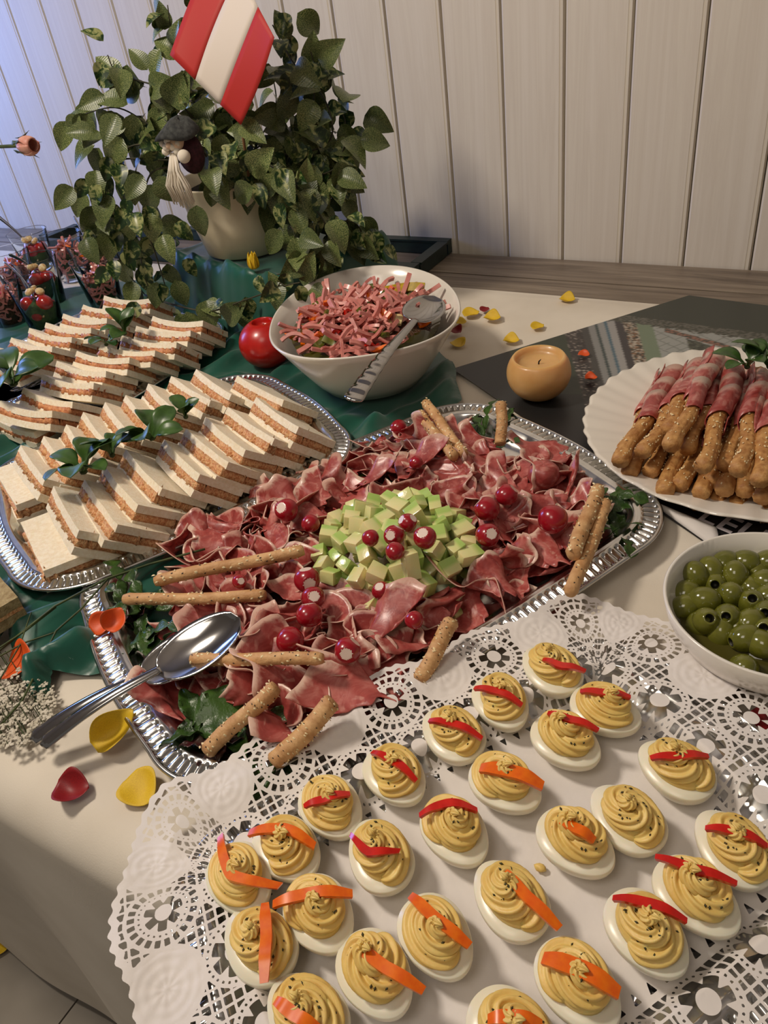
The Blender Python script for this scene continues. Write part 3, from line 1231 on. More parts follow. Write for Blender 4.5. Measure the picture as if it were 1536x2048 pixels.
# three large draped slices at the near end
for (x, y, z, yaw, sc) in ((600, 1355, 0.034, 0.6, 1.15), (735, 1375, 0.026, 1.2, 1.15), (500, 1350, 0.026, 0.1, 1.0), (410, 1345, 0.020, 2.0, 1.0), (570, 1400, 0.018, 2.6, 1.1), (400, 1400, 0.012, 1.0, 1.1), (640, 1450, 0.012, 1.4, 1.1)):
    o = put('ham_slice', HAMS[int(x) % 16 // 3 * 3], loc=at(x, y, z), rot=(0.1, 0.1, yaw))
    o.scale = (sc, sc, sc * 0.8)
    tag(o, 'x', 'ham', 'ruffled slices of raw ham around the melon')
    hams.append(o)
row_labels(hams, 12, 'raw ham slice')

# melon cubes
def melon_mesh(seed):
    R = random.Random(seed)
    h = [R.uniform(0.0062, 0.0092) for _ in range(3)]
    h[R.randrange(3)] *= R.choice((1.0, 1.0, 1.35))
    import bmesh
    bm = bmesh.new()
    bmesh.ops.create_cube(bm, size=2.0)
    for v in bm.verts:
        v.co = Vector((v.co.x * h[0] * (1 + R.uniform(-.12, .12)), v.co.y * h[1] * (1 + R.uniform(-.12, .12)), v.co.z * h[2] * (1 + R.uniform(-.12, .12))))
    bmesh.ops.bevel(bm, geom=list(bm.edges), offset=0.0011, segments=2, profile=0.6, affect='EDGES')
    me = bpy.data.meshes.new('melon_cube')
    bm.to_mesh(me)
    bm.free()
    me.materials.append(MATS['melon'])
    me.polygons.foreach_set('use_smooth', [True] * len(me.polygons))
    return smooth_by_angle(me, 30)


MELS = [melon_mesh(s) for s in range(10)]
cubes = []


def melon_h(a, b):
    q = ((a - MEL[0]) / MRA) ** 2 + ((b - MEL[1]) / MRB) ** 2
    return 0.046 * max(0.0, 1 - q) ** 0.6


for layer, (dm, dz, k) in enumerate(((0.0168, 0.012, 1.05), (0.0172, 0.027, 0.90))):
    for (a, b) in scatter(lambda a, b: in_melon(a + MEL[0], b + MEL[1], k), 140, dm, (0.1, 0.1), R=random.Random(5 + layer)):
        a += MEL[0]
        b += MEL[1]
        z = max(0.017, melon_h(a, b) + (0.018 if layer == 0 else 0.030)) - (0.0 if layer else 0.006)
        o = put('melon_cube', MELS[rnd.randrange(10)], loc=on_A(a, b, z), rot=(rnd.uniform(-.5, .5), rnd.uniform(-.5, .5), rnd.uniform(0, 3.1)))
        tag(o, 'x', 'melon', 'melon cubes heaped in the middle of the ham platter')
        cubes.append(o)
for (x, y, z, r) in ((940, 1112, 0.05, (0.1, 0.2, 1.0)), (822, 1130, 0.075, (1.3, 0.1, 0.9))):
    o = put('melon_cube', MELS[3], loc=at(x, y, z), rot=r)
    o.scale = (1.8, 1, 1) if x > 900 else (1.0, 1.7, 1.0)
    tag(o, 'x', 'melon', 'melon cubes heaped in the middle of the ham platter')
    cubes.append(o)
row_labels(cubes, 12, 'pale green melon cube')

# radishes
def radish_meshes():
    out = []
    for k in range(3):
        R = random.Random(k)
        cuts = [Vector((0.2, 0.1, 1)).normalized()] if k == 0 else [Vector((0.8, 0, 0.6)).normalized(), Vector((-0.6, 0.4, 0.7)).normalized()] if k == 1 else []
        def fn(d):
            g = 1.0 + 0.03 * math.sin(d.x * 3 + d.y * 2)
            for c in cuts:
                q = d.dot(c)
                if q > 0.87:
                    g = min(g, 0.87 / q)
            return g
        b = MB().ball((0, 0, 0), 1.0, 56, 40, fn=fn)
        me = b.mesh('radish', ['radish_red', 'radish_white'], fix=True)
        mi = []
        for p in me.polygons:
            c = p.center.normalized()
            mi.append(1 if any(c.dot(q) > 0.885 for q in cuts) else 0)
        me.polygons.foreach_set('material_index', mi)
        out.append(me)
    return out


RAD = radish_meshes()
rad_list = [(797, 855, 17, 2, 'shiny red radish standing alone at the far left rim of the ham platter'), (573, 1020, 24, 0, 'radish with a round white cut face, farthest left beside the ham'),
            (621, 1047, 19, 2, 'small whole radish touching the left side of the melon'), (479, 1163, 15, 1, 'smallest radish between the two left breadsticks'),
            (614, 1160, 27, 1, 'large radish left of the melon, uppermost of three in a line'), (626, 1195, 24, 1, 'middle radish of the three in a line left of the melon'),
            (618, 1230, 27, 0, 'lowest radish of the three in a line left of the melon'), (580, 1280, 28, 2, 'big whole radish near the spoon bowl'),
            (695, 1300, 27, 1, 'radish with a white nick, nearest to the eggs'), (828, 1240, 19, 2, 'whole radish on the ham below the melon'),
            (763, 1181, 20, 0, 'radish lying on the near edge of the melon heap'), (790, 1103, 20, 2, 'lowest radish in the cluster on top of the melon'),
            (741, 1076, 18, 2, 'leftmost radish in the cluster on top of the melon'), (788, 1070, 22, 1, 'middle radish in the cluster on top of the melon'),
            (816, 1045, 20, 1, 'highest radish in the cluster on top of the melon'), (850, 1075, 24, 0, 'radish with two white cuts, right of the cluster on the melon'),
            (973, 1018, 26, 1, 'large radish at the right of the melon, left of its cut neighbour'), (1013, 990, 23, 1, 'radish with a white stripe among the right ham ruffles'),
            (975, 1070, 25, 1, 'radish at the right edge of the melon, nearest the viewer'), (1106, 1038, 30, 2, 'largest whole radish, by the right pair of breadsticks'),
            (832, 925, 14, 2, 'tiny radish half hidden in the far ham ruffles')]
for (x, y, r, k, lab) in rad_list:
    z = 0.060
    a, b = to_A(at(x, y, z))
    if in_melon(a, b, 0.9):
        z = 0.092
    p = at(x, y, z)
    if lab.startswith('shiny'):
        p = at(x, y, 0.035)
    R = r / FPX * (p - Vector((0, 0, HC))).length * 0.98
    t = put('radish', RAD[k], loc=p, rot=(rnd.uniform(-.5, .3), rnd.uniform(-.3, .3), rnd.uniform(0, 6)))
    t.scale = (R, R, R * 0.95)
    tag(t, lab, 'radish', 'radishes on the ham platter')
# purple fig-like ball in the far ham
p = at(1087, 948, 0.045)
t = put('onion', MB().ball((0, 0, 0), (0.018, 0.018, 0.017), 24, 16, fn=lambda d: 1 - 0.18 * max(0, d.z) ** 6 + 0.03 * math.sin(5 * math.atan2(d.y, d.x))).mesh('onion', 'ham'), loc=p)
tag(t, 'dark red dull ball with a puckered top among the far right ham ruffles', 'vegetable')


# breadsticks
def seeds_mesh(path, R, n, length, rad, mats=('sesame', 'poppy'), flat=1.0):
    b = MB()
    for k in range(n):
        s = R.random()
        a = R.uniform(0, 2 * PI)
        i = s * (len(path) - 1)
        i0 = min(int(i), len(path) - 2)
        c = path[i0].lerp(path[i0 + 1], i - i0)
        rr = rad * 1.0
        c = c + Vector((0, math.cos(a) * rr, math.sin(a) * rr * flat))
        mi = 0 if R.random() < 0.6 else 1
        sz = 0.0014 if mi == 0 else 0.0009
        d = Vector((R.uniform(-1, 1), R.uniform(-.5, .5) * math.sin(a), R.uniform(-.5, .5) * math.cos(a))).normalized()
        nrm = Vector((0, math.cos(a), math.sin(a)))
        e = d.cross(nrm)
        V = [c + d * sz * 1.4, c + e * sz * .8, c - d * sz * 1.4, c - e * sz * .8, c + nrm * sz * 0.8]
        b.add(V, [(0, 1, 4), (1, 2, 4), (2, 3, 4), (3, 0, 4)], mi)
    return b.mesh('seeds', list(mats))


def stick_parts(seed, L=0.13, r=0.0062):
    R = random.Random(seed)
    n = 22
    path = [Vector((L * i / n, 0.0007 * math.sin(i * 0.3 + seed), 0.0007 * math.sin(i * 0.25 + seed * 2))) for i in range(n + 1)]
    rad = [r * (1 + 0.10 * noise.noise(Vector((i * 0.6, seed, 0)))) * (0.80 if i in (0, n) else 1.0) for i in range(n + 1)]
    rad[0] *= 0.95
    b = MB().tube(path, rad, 12, star=(0.03, 5, 0.3))
    me = b.mesh('crust', 'crust')
    return me, seeds_mesh(path, R, 110, L, r * 1.0)


STK = [stick_parts(s) for s in range(3)]


def breadstick(p0, p1, label, k, thick=1.0):
    d = p1 - p0
    M = frame(p0, d)
    t = thing('breadstick', label, 'breadstick', M=M, group='seeded breadsticks on the ham platter')
    sx = d.length / 0.13
    for nm, me in zip(('crust', 'seeds'), STK[k % 3]):
        o = put(nm, me, t)
        o.scale = (sx, thick, thick)
        if nm == 'seeds':
            o['kind'] = 'stuff'
    return t


bs = [((310, 1163), (607, 1100), .045, .050, 'long seeded breadstick pointing at the melon from the left, upper of two', 1.0),
      ((248, 1200), (530, 1192), .035, .040, 'seeded breadstick left of the ham, just above the spoon bowl', 0.95),
      ((382, 1318), (645, 1318), .047, .055, 'seeded breadstick under the spoon, crossing the near ham', 0.9),
      ((412, 1505), (552, 1372), .020, .050, 'pale smooth breadstick leaning from the near corner greens into the ham', 1.1),
      ((548, 1528), (668, 1402), .022, .048, 'dark sesame-covered breadstick, nearest to the doily', 1.2),
      ((838, 1362), (906, 1240), .022, .045, 'breadstick standing at the near right rim beside the doily', 1.1),
      ((1146, 1112), (1197, 975), .050, .045, 'heavily seeded breadstick at the right end, left one of the pair', 1.2),
      ((1141, 1188), (1213, 1005), .040, .040, 'long pale breadstick at the right end, right one of the pair', 1.05),
      ((838, 825), (908, 915), .045, .042, 'seeded breadstick at the far rim, left one of the pair', 1.0),
      ((850, 805), (928, 908), .050, .040, 'seeded breadstick at the far rim, right one of the pair', 1.0),
      ((1002, 890), (1003, 805), .030, .062, 'short breadstick standing upright among the far greens', 1.05)]
for i, (a, b, za, zb, lab, th) in enumerate(bs):
    breadstick(at(a[0], a[1], za + 0.012), at(b[0], b[1], zb + 0.014), lab, i, th * 1.05)

# salad leaves in the platter's corners
def rocket_fn(L, W, seed):
    def fn(u, v):
        w = W / 2 * (0.15 + 0.85 * abs(math.sin(u * 3.0 * PI)) * (0.5 + 0.6 * u)) if u < 1 else 0.0
        s = (v - 0.5) * 2
        return (u * L, s * w, 0.25 * L * math.sin(u * 2.6) + 0.2 * abs(s) * w)
    return fn


GL = [MB().sheet(leaf_fn(0.055, 0.030, 0.3, 0.3, wav=0.08), 12, 6, 0.0006).mesh('salad_leaf', 'salad_leaf'),
      MB().sheet(leaf_fn(0.045, 0.024, 0.5, 0.5, wav=0.12), 12, 6, 0.0006).mesh('salad_leaf', 'salad_leaf'),
      MB().sheet(rocket_fn(0.060, 0.022, 1), 18, 4, 0.0005).mesh('rocket_leaf', 'salad_leaf'),
      MB().sheet(leaf_fn(0.05, 0.026, 0.4, 0.4, wav=0.15), 12, 6, 0.0006).mesh('red_leaf', 'red_leaf')]
greens = []
for (cx_, cy_, rx, ry, n, ztop, nm, red) in ((285, 1215, 55, 55, 16, .03, 'near left corner', .25), (300, 1290, 50, 45, 12, .03, 'near left corner', .1), (470, 1480, 70, 40, 20, .025, 'near right corner', .35),
                                         (960, 880, 60, 22, 14, .028, 'far left corner', 0), (1215, 1035, 18, 45, 12, .020, 'far right corner', 0), (720, 940, 30, 15, 3, .03, 'far edge', 0), (430, 1440, 40, 20, 6, .03, 'near right corner', 0)):
    for k in range(n):
        x, y = cx_ + rx * rnd.uniform(-1, 1), cy_ + ry * rnd.uniform(-1, 1)
        k2 = 3 if rnd.random() < red else rnd.choice((0, 1, 2, 2) if cy_ < 1400 else (0, 0, 1))
        o = put('salad_leaf', GL[k2], loc=at(x, y, rnd.uniform(0.014, ztop)), rot=(rnd.uniform(-.6, .6), rnd.uniform(-.5, .3), rnd.uniform(0, 6.28)))
        s = rnd.uniform(0.6, 0.9)
        o.scale = (s, s, s)
        tag(o, 'x', 'salad leaf', 'salad leaves in the corners of the ham platter')
        greens.append(o)
o = put('salad_leaf', GL[0], loc=at(385, 1455, 0.03), rot=(0.3, -0.1, 0.9))
o.scale = (1.3, 1.6, 1.3)
tag(o, 'x', 'salad leaf', 'salad leaves in the corners of the ham platter')
greens.append(o)
row_labels(greens, 14, 'platter salad leaf')


# ------------------------------------------------------------------ spoons
def spoon(p_tip, p_end, roll, bw, bl, hw0, hw1, label, cat='spoon', slots=False, ridged=False, depth=0.009):
    d = p_tip - p_end
    L = d.length
    M = frame(p_end, d, up=roll)
    t = thing('serving_spoon', label, cat, M=M)
    nh, nb = 30, 18
    def hfn(u, v):
        x = u * (L - bl + 0.004)
        s = (v - .5) * 2
        wd = hw0 + (hw1 - hw0) * u ** 0.8
        if u < 0.04:
            wd *= math.sqrt(max(0, 1 - (1 - u / 0.04) ** 2)) if u > 0 else 0.25
        z = 0.0016 * (1 - s * s) + 0.006 * math.sin(PI * u) + (0.0008 * math.sin(u * 70) if ridged and u < 0.6 else 0)
        return (x, s * wd / 2, z)
    put('handle', MB().sheet(hfn, 60 if ridged else nh, 6, 0.0022).mesh('handle', 'spoon_steel'), t)
    def bfn(u, v):
        s = (v - .5) * 2
        c = math.sqrt(max(0.0, 1 - (2 * u - 1) ** 2))
        wd = bw / 2 * c ** 0.9 * (1.0 - 0.10 * u)
        if u < 0.1:
            wd = max(wd, hw1 / 2)
        x = L - bl + u * bl
        z = -depth * (c ** 1.5) * (1 - s * s) + 0.0005
        return (x, s * wd, z)
    put('spoon_bowl', MB().sheet(bfn, nb, 12, 0.0013).mesh('spoon_bowl', 'spoon_steel'), t)
    return t


sp = spoon(at(480, 1236, 0.078), at(82, 1490, 0.036), (0.1, -0.1, 1), 0.056, 0.085, 0.016, 0.009, 'long stainless serving spoon lying bowl-up on the ham, front of the pair')
sp = spoon(at(440, 1262, 0.060), at(62, 1478, 0.030), (0.1, -0.1, 1), 0.050, 0.080, 0.017, 0.009, 'stainless serving spoon underneath the other one on the ham')
spoon(at(868, 592, 0.128), at(702, 803, 0.118), (0.25, -0.35, 1), 0.060, 0.080, 0.026, 0.010, 'serving spoon with hammered grooved handle resting in the white salad bowl', ridged=True)


# ------------------------------------------------------------------ white salad bowl
BC = Vector((-0.612, 0.902, 0.0115))
BA = math.radians(122)


def bowl_shape(a, r, z):
    k = r
    x = 1.0 * k * 1.0 * math.copysign(abs(math.cos(a)) ** 0.93, math.cos(a))
    y = 0.84 * k * math.copysign(abs(math.sin(a)) ** 0.93, math.sin(a))
    return (x, y, z + (0.006 * math.cos(2 * a)) * (r / 0.17) ** 2)


t = thing('salad_bowl', 'large white oval porcelain bowl on green satin', 'bowl', BC)
t.rotation_euler = (0, 0, BA)
prof = [(0.0, 0.0), (0.080, 0.0), (0.092, 0.003), (0.108, 0.020), (0.136, 0.057), (0.160, 0.091), (0.169, 0.103), (0.1675, 0.1050), (0.165, 0.1040), (0.156, 0.091), (0.132, 0.057), (0.104, 0.022), (0.088, 0.008), (0.0, 0.006)]
b = MB().lathe([(max(r, 1e-4), z) for r, z in prof], 96, shape=bowl_shape)
put('bowl_body', b.mesh('bowl_body', 'porcelain'), t)


def strip_mesh(seed, L, W, T, A, mat, name):
    R = random.Random(seed)
    f, ph = R.uniform(0.4, 0.9), R.uniform(0, 6)
    pa = [(0, 0)]
    for i in range(12):
        th = A * math.sin(2 * PI * f * i / 12 + ph)
        pa.append((pa[-1][0] + L / 12 * math.cos(th), pa[-1][1] + L / 12 * math.sin(th)))
    cx_, cy_ = pa[6]
    def fn(u, v):
        p = pa[int(round(u * 12))]
        return (p[0] - cx_, (v - .5) * W, p[1] - cy_)
    return smooth_by_angle(MB().sheet(fn, 12, 1, T).mesh(name, mat), 50)


SAU = [strip_mesh(s, 0.068, 0.0060, 0.0042, 0.6, 'sausage', 'sausage_strip') for s in range(6)]
PEPS = [strip_mesh(s, 0.030, 0.009, 0.004, 0.9, m, 'pepper_strip') for s, m in ((1, 'pepper_orange'), (2, 'pepper_red'), (3, 'pepper_orange'))]
PICK = [strip_mesh(s, 0.028, 0.011, 0.007, 0.3, 'pickle', 'pickle_slice') for s in range(2)]
sal = thing('sausage_salad', 'pink sausage strip salad with peppers and pickles filling the white bowl', 'salad', (BC.x, BC.y, BC.z + 0.02))
sal.rotation_euler = (0, 0, BA)
# packed mass below the strips, following the bowl
b = MB().lathe([(1e-4, -0.010), (0.088, -0.008), (0.108, 0.012), (0.130, 0.046), (0.136, 0.058), (0.120, 0.060), (0.085, 0.068), (0.045, 0.074), (1e-4, 0.076)], 48,
               shape=lambda a, r, z: (0.965 * r * math.cos(a), 0.80 * r * math.sin(a), z + 0.004 * math.sin(a * 5 + r * 90) * (z > 0.05)))
o = put('salad_mass', b.mesh('salad_mass', 'salad_dark'), sal)
b = MB().lathe([(1e-4, 0.052), (0.134, 0.052), (0.140, 0.0622), (1e-4, 0.0625)], 48, shape=lambda a, r, z: (0.965 * r * math.cos(a), 0.80 * r * math.sin(a), z))
put('brine', b.mesh('brine', 'brine'), sal)


def salad_pt(R, k=0.92):
    while True:
        x, y = R.uniform(-1, 1), R.uniform(-1, 1)
        q = math.hypot(x, y)
        if q < k:
            return x * 0.132, y * 0.110, 0.062 + 0.022 * (1 - q * q)


R = random.Random(21)
for i in range(190):
    x, y, z = salad_pt(R)
    if x < -0.03 and y < -0.045:
        continue
    o = put('sausage_strip', SAU[i % 6], sal)
    o.location = (x, y, z + R.uniform(0, 0.010))
    o.rotation_euler = (R.uniform(-1.2, 1.2), R.uniform(-.35, .35), R.uniform(0, 6.28))
    s = R.uniform(0.6, 1.15)
    o.scale = (s, s * 1.05, s * 1.05)
for i in range(40):
    x, y, z = salad_pt(R, 0.9)
    if i < 18:
        o = put('pepper_strip', PEPS[i % 3], sal)
    else:
        o = put('pickle_slice', PICK[i % 2], sal)
    o.location = (x, y, z + 0.008)
    o.rotation_euler = (R.uniform(-.8, .8), R.uniform(-.3, .3), R.uniform(0, 6.28))
inv = sal.matrix_basis.inverted() if False else (Matrix.Translation((BC.x, BC.y, BC.z + 0.02)) @ Matrix.Rotation(BA, 4, 'Z')).inverted()
for (x, y, z, me, sx, ry) in ((592, 670, .092, PEPS[0], 1.1, 1.2), (622, 692, .088, PEPS[2], 1.2, 0.6), (680, 712, .085, PEPS[0], 1.3, 0.1), (755, 695, .088, PEPS[1], 1.4, 0.4), (740, 660, .108, PEPS[1], 0.8, 0.3)):
    o = put('pepper_strip', me, sal, loc=inv @ at(x, y, z), rot=(0.3, 0.1, ry - BA))
    o.scale = (sx, 1.2, 1.2)
ch = MB().box((0, 0, 0), (0.016, 0.011, 0.002)).mesh('cheese_slice', 'cheese', False)
o = put('cheese_slice', ch, sal, loc=inv @ at(783, 638, .112), rot=(0.2, 0.15, 0.3 - BA))
yp = strip_mesh(4, 0.085, 0.014, 0.004, 0.35, 'pepper_yellow', 'yellow_pepper')
o = put('yellow_pepper', yp, sal, loc=inv @ at(798, 575, .118), rot=(0.7, 0.0, 0.15 - BA))

# ------------------------------------------------------------------ candles
def candle(name, label, c, R_, mat, hollow, zs=0.9):
    t = thing(name, label, 'candle', (c.x, c.y, c.z))
    prof = []
    for i in range(16):
        a = -PI / 2 + 0.35 + (PI - 0.35 - hollow) * i / 15
        prof.append((R_ * math.cos(a), R_ * zs * (math.sin(a) + math.sin(PI / 2 - 0.35))))
    rr, zz = prof[-1]
    prof = [(1e-4, 0)] + prof + [(rr * 0.93, zz - 0.0012), (rr * 0.86, zz - 0.006), (rr * 0.80, zz - 0.010), (rr * 0.4, zz - 0.0115), (1e-4, zz - 0.012)]
    put('wax_body', MB().lathe(prof, 48).mesh('wax_body', mat), t)
    wk = MB().tube([(0, 0, zz - 0.0125), (0.0005, 0, zz - 0.008), (0.003, 0.001, zz - 0.005)], [0.0011, 0.001, 0.0005], 8)
    put('wick', wk.mesh('wick', 'soot'), t)


candle('candle', 'round cream wax candle with a sunken top on the dark poster', at(1078, 800, 0.0) + Vector((0, 0, 0.0068)), 0.044, 'cream_wax', 0.92)
candle('candle', 'round red wax candle on green satin left of the white bowl', at(545, 738, 0.0) + Vector((0, 0, 0.010)), 0.0445, 'red_wax', 0.38)

# ------------------------------------------------------------------ poster
def poster():
    p00 = at(905, 740, 0.004)
    p01 = at(1378, 593, 0.004)
    e1 = (p01 - p00)
    e1.z = 0
    dirx = Vector((e1.x, e1.y, 0)).normalized()
    # right hand corner runs along the wall side
    top = (at(1536, 612, 0.004) - p01).normalized()
    W1, W2 = e1.length, 0.62
    bot = at(1440, 1110, 0.004)
    nu, nv = 220, 300
    t = thing('poster', 'large dark aerial photo poster lying under the candle and the fluted plate', 'poster', (p00.x, p00.y, 0.0))
    q11 = p01 + top * 0.50
    q10 = p00 + (bot - p00) * 1.25
    P = np.zeros((nu + 1, nv + 1, 3))
    C = np.zeros((nu + 1, nv + 1, 4), dtype=np.float32)
    rs = np.random.RandomState(4)
    g = lambda *c: np.array(srgb(*c))
    blocks = rs.rand(80, 80)
    blocks2 = rs.rand(200, 200)
    for i in range(nu + 1):
        u = i / nu                       # from the near left edge to the far right edge
        for j in range(nv + 1):
            v = j / nv                   # along the lower edge
            a = p00.lerp(p01, u)
            b = q10.lerp(q11, u)
            p = a.lerp(b, v)
            P[i, j] = (p.x - p00.x, p.y - p00.y, 0.0062 + 0.0012 * math.sin(u * 5) * math.sin(v * 7))
            x, y = proj((p.x, p.y, 0.006))
            # colours follow printed bands, laid out in the sheet's own frame
            n = blocks[int(u * 79), int(v * 79)]
            n2 = blocks2[int(u * 199), int(v * 199)]
            c = g(42, 40, 40)
            s = v * 1.0 + 0.0
            # sheet coordinates measured along the road direction
            X = (x - 1180) + (y - 740) * -0.28
            if u > 0.93:
                c = g(58, 60, 52)
            C[i, j, :3] = c
            C[i, j, 3] = 1
            if True:
                dark = g(34, 34, 34)
                field = g(54, 66, 48)
                if x < 1530 or True:
                    l = X
                    if l < -150:
                        c = dark
                    elif l < -30:
                        c = dark * 0.4 + field * 0.6 if y < 790 else dark
                    elif l < 5:
                        c = g(44, 40, 40) if n2 < 0.6 else (g(150, 140, 132) if n2 > 0.9 else g(70, 62, 58))
                    elif l < 20:
                        c = g(62, 60, 58)
                    elif l < 34:
                        c = g(128, 128, 126)
                    elif l < 40:
                        c = g(52, 66, 66)
                    elif l < 54:
                        c = g(140, 140, 138)
                    elif l < 60:
                        c = g(70, 98, 112)
                    elif l < 76:
                        c = g(150, 148, 146)
                    elif l < 92:
                        c = g(58, 54, 56)
                    elif l < 118:
                        c = g(170, 160, 146) if n2 > 0.62 else (g(124, 92, 66) if n2 > 0.4 else g(56, 54, 46))
                    elif l < 150:
                        c = g(112, 126, 104)
                    elif l < 210 or y < 655 + (x - 1300) * 0.30:
                        c = g(150, 152, 148)
                        if int((x * 0.9 + y * 2.0)) % 26 < 2 or int(x * 0.5 - y * 1.1) % 18 < 2:
                            c = g(120, 124, 118)
                    else:
                        c = g(56, 58, 50) if n2 < 0.7 else g(90, 94, 80)
                    if y < 640 + (x - 1230) * 0.13 + 6 * n and l > -30:
                        c = g(52, 56, 48) if y < 628 + (x - 1230) * 0.13 else (g(96, 94, 86) if n2 > 0.5 else g(60, 62, 52))
                    if x > 1330 and abs(y - (660 + (x - 1330) * 0.27)) < 4:
                        c = g(140, 100, 84) if n2 > 0.5 else g(70, 66, 58)
                    if y > 860:
                        c = g(30, 29, 31)
                    C[i, j, :3] = c
    V = P.reshape(-1, 3)
    idx = np.arange((nu + 1) * (nv + 1)).reshape(nu + 1, nv + 1)
    a, b, c, d = idx[:-1, :-1].ravel(), idx[1:, :-1].ravel(), idx[1:, 1:].ravel(), idx[:-1, 1:].ravel()
    T = np.vstack([np.stack([a, c, b], 1), np.stack([a, d, c], 1)])
    me = tri_mesh('sheet', V, T, 'poster_print')
    ca = me.color_attributes.new('print', 'FLOAT_COLOR', 'POINT')
    ca.data.foreach_set('color', C.reshape(-1))
    put('sheet', me, t)
    # printed word near the lower edge, partly under plate and bowl
    A, B = at(1398, 1040, 0.0078), at(1500, 1084, 0.0078)
    cu = bpy.data.curves.new('lettering', 'FONT')
    cu.body = 'LEUE'
    cu.size = 0.040
    cu.space_character = 1.05
    cu.offset = 0.0006
    cu.extrude = 0.00015
    cu.materials.append(MATS['white_print'])
    tmp = put('lettering', cu, None)
    bpy.context.view_layer.update()
    lm = bpy.data.meshes.new_from_object(tmp.evaluated_get(bpy.context.evaluated_depsgraph_get()))
    bpy.data.objects.remove(tmp)
    o = put('lettering', lm, t)
    d = (B - A)
    o.location = A - Vector((p00.x, p00.y, 0)) - d.normalized() * 0.004
    o.rotation_euler = (0, 0, math.atan2(d.y, d.x))


poster()
# folded white paper sheet sticking out under the plate
A, B, C_ = at(1300, 1005, 0.006), at(1440, 1105, 0.006), at(1432, 1060, 0.006)
m = MB().sheet(lambda u, v: A.lerp(B, u).lerp(A.lerp(C_, u), v) + Vector((0, 0, 0.003 * math.sin(PI * v) + 0.004 * v)), 10, 4, 0.0006)
tag(put('paper_sheet', m.mesh('paper_sheet', 'doily_paper')), 'white paper corner sticking out between fluted plate and olive bowl', 'paper')

# ------------------------------------------------------------------ fluted plate and wrapped sticks
PC = Vector((-0.067, 0.885, 0.0095))


def plate_shape(a, r, z):
    k = max(0.0, (r - 0.10) / 0.10)
    rr = r * (1 + 0.007 * k * math.cos(44 * a))
    return (rr * math.cos(a), rr * math.sin(a), z + 0.0010 * k * math.cos(44 * a) + 0.0008 * k * math.cos(22 * a + 1))


t = thing('fluted_plate', 'white fluted porcelain plate holding the ham-wrapped sticks', 'plate', PC)
prof = [(1e-4, 0.0), (0.095, 0.0), (0.110, 0.002), (0.150, 0.010), (0.195, 0.021), (0.1975, 0.0225), (0.196, 0.0240), (0.192, 0.0235), (0.150, 0.0130), (0.112, 0.0055), (0.10, 0.004), (1e-4, 0.004)]
put('plate_body', MB().lathe(prof, 264, shape=plate_shape).mesh('plate_body', 'porcelain'), t)


def pretzel_parts(seed):
    R = random.Random(seed + 90)
    L, r = 0.20, 0.0085
    n = 40
    path = [Vector((L * i / n, 0.0022 * math.sin(i * 0.28 + seed), 0.0015 * math.sin(i * 0.2 + seed))) for i in range(n + 1)]
    rad = []
    for i in range(n + 1):
        s = i / n
        k = 1 + 0.10 * noise.noise(Vector((s * 9, seed, 0)))
        if s < 0.10 or s > 0.90:
            k *= 1.12
        if i in (0, n):
            k *= 0.95
        rad.append(r * k)
    st = MB().tube(path, rad, 28, star=(0.055, 9, 0.07 + 0.02 * seed), flat=0.88).mesh('pretzel_stick', 'pretzel')
    se = seeds_mesh(path, R, 130, L, r * 1.04, ('sesame', 'sesame'))
    # ham band wound round the stick as a helix
    s0, s1 = R.uniform(0.32, 0.40), R.uniform(0.93, 1.0)
    turns = R.uniform(2.4, 3.2)
    W = (s1 - s0) * L / turns * 1.5
    def fn(u, v):
        an = u * turns * 2 * PI + seed
        x = s0 * L + u * ((s1 - s0) * L - W * 0.5) + v * W - 0.1 * W
        x = min(max(x, 0.0), L)
        i = min(n - 1, int(x / L * n))
        c = path[i].lerp(path[i + 1], x / L * n - i)
        rr = rad[min(n - 1, max(2, i))] * 1.05 + 0.0009 + 0.0010 * (u * turns % 1.0) + 0.0014 * v + 0.0010 * noise.noise(Vector((u * 20, v * 3, seed)))
        if u > 0.97:
            rr += 0.003 * (u - 0.97) / 0.03
        return (x, c.y + rr * math.cos(an), c.z + rr * math.sin(an))
    hm = MB().sheet(fn, 90, 5, -0.0009).mesh('ham_wrap', 'wrapped_ham')
    return st, se, hm


PRE = [pretzel_parts(s) for s in range(5)]
wl = []
top = [(1240, 925, .052, 1352, 735, .052), (1288, 908, .060, 1388, 740, .052), (1335, 858, .072, 1395, 742, .066), (1345, 895, .078, 1432, 702, .075), (1405, 935, .072, 1470, 745, .070), (1375, 900, .058, 1450, 725, .055),
       (1480, 945, .075, 1524, 732, .072), (1516, 960, .075, 1560, 745, .072), (1455, 935, .055, 1500, 740, .052), (1560, 960, .060, 1600, 760, .060)]
mid = [(1262, 948, .034, 1345, 765, .034), (1300, 945, .034, 1375, 770, .034), (1330, 985, .034, 1400, 790, .034), (1362, 975, .036, 1440, 780, .034), (1398, 985, .036, 1465, 790, .034), (1452, 985, .040, 1500, 790, .036),
       (1422, 965, .040, 1482, 770, .036), (1490, 985, .040, 1530, 790, .036), (1528, 1000, .040, 1560, 800, .036), (1575, 1000, .038, 1610, 800, .036)]
low = [(1248, 905, .020, 1330, 755, .020), (1318, 968, .019, 1385, 800, .019), (1358, 995, .019, 1410, 810, .019), (1392, 1010, .019, 1440, 815, .019), (1434, 1010, .019, 1475, 820, .019), (1475, 1018, .019, 1510, 825, .019), (1528, 1032, .019, 1550, 830, .019), (1570, 1025, .019, 1600, 830, .019)]
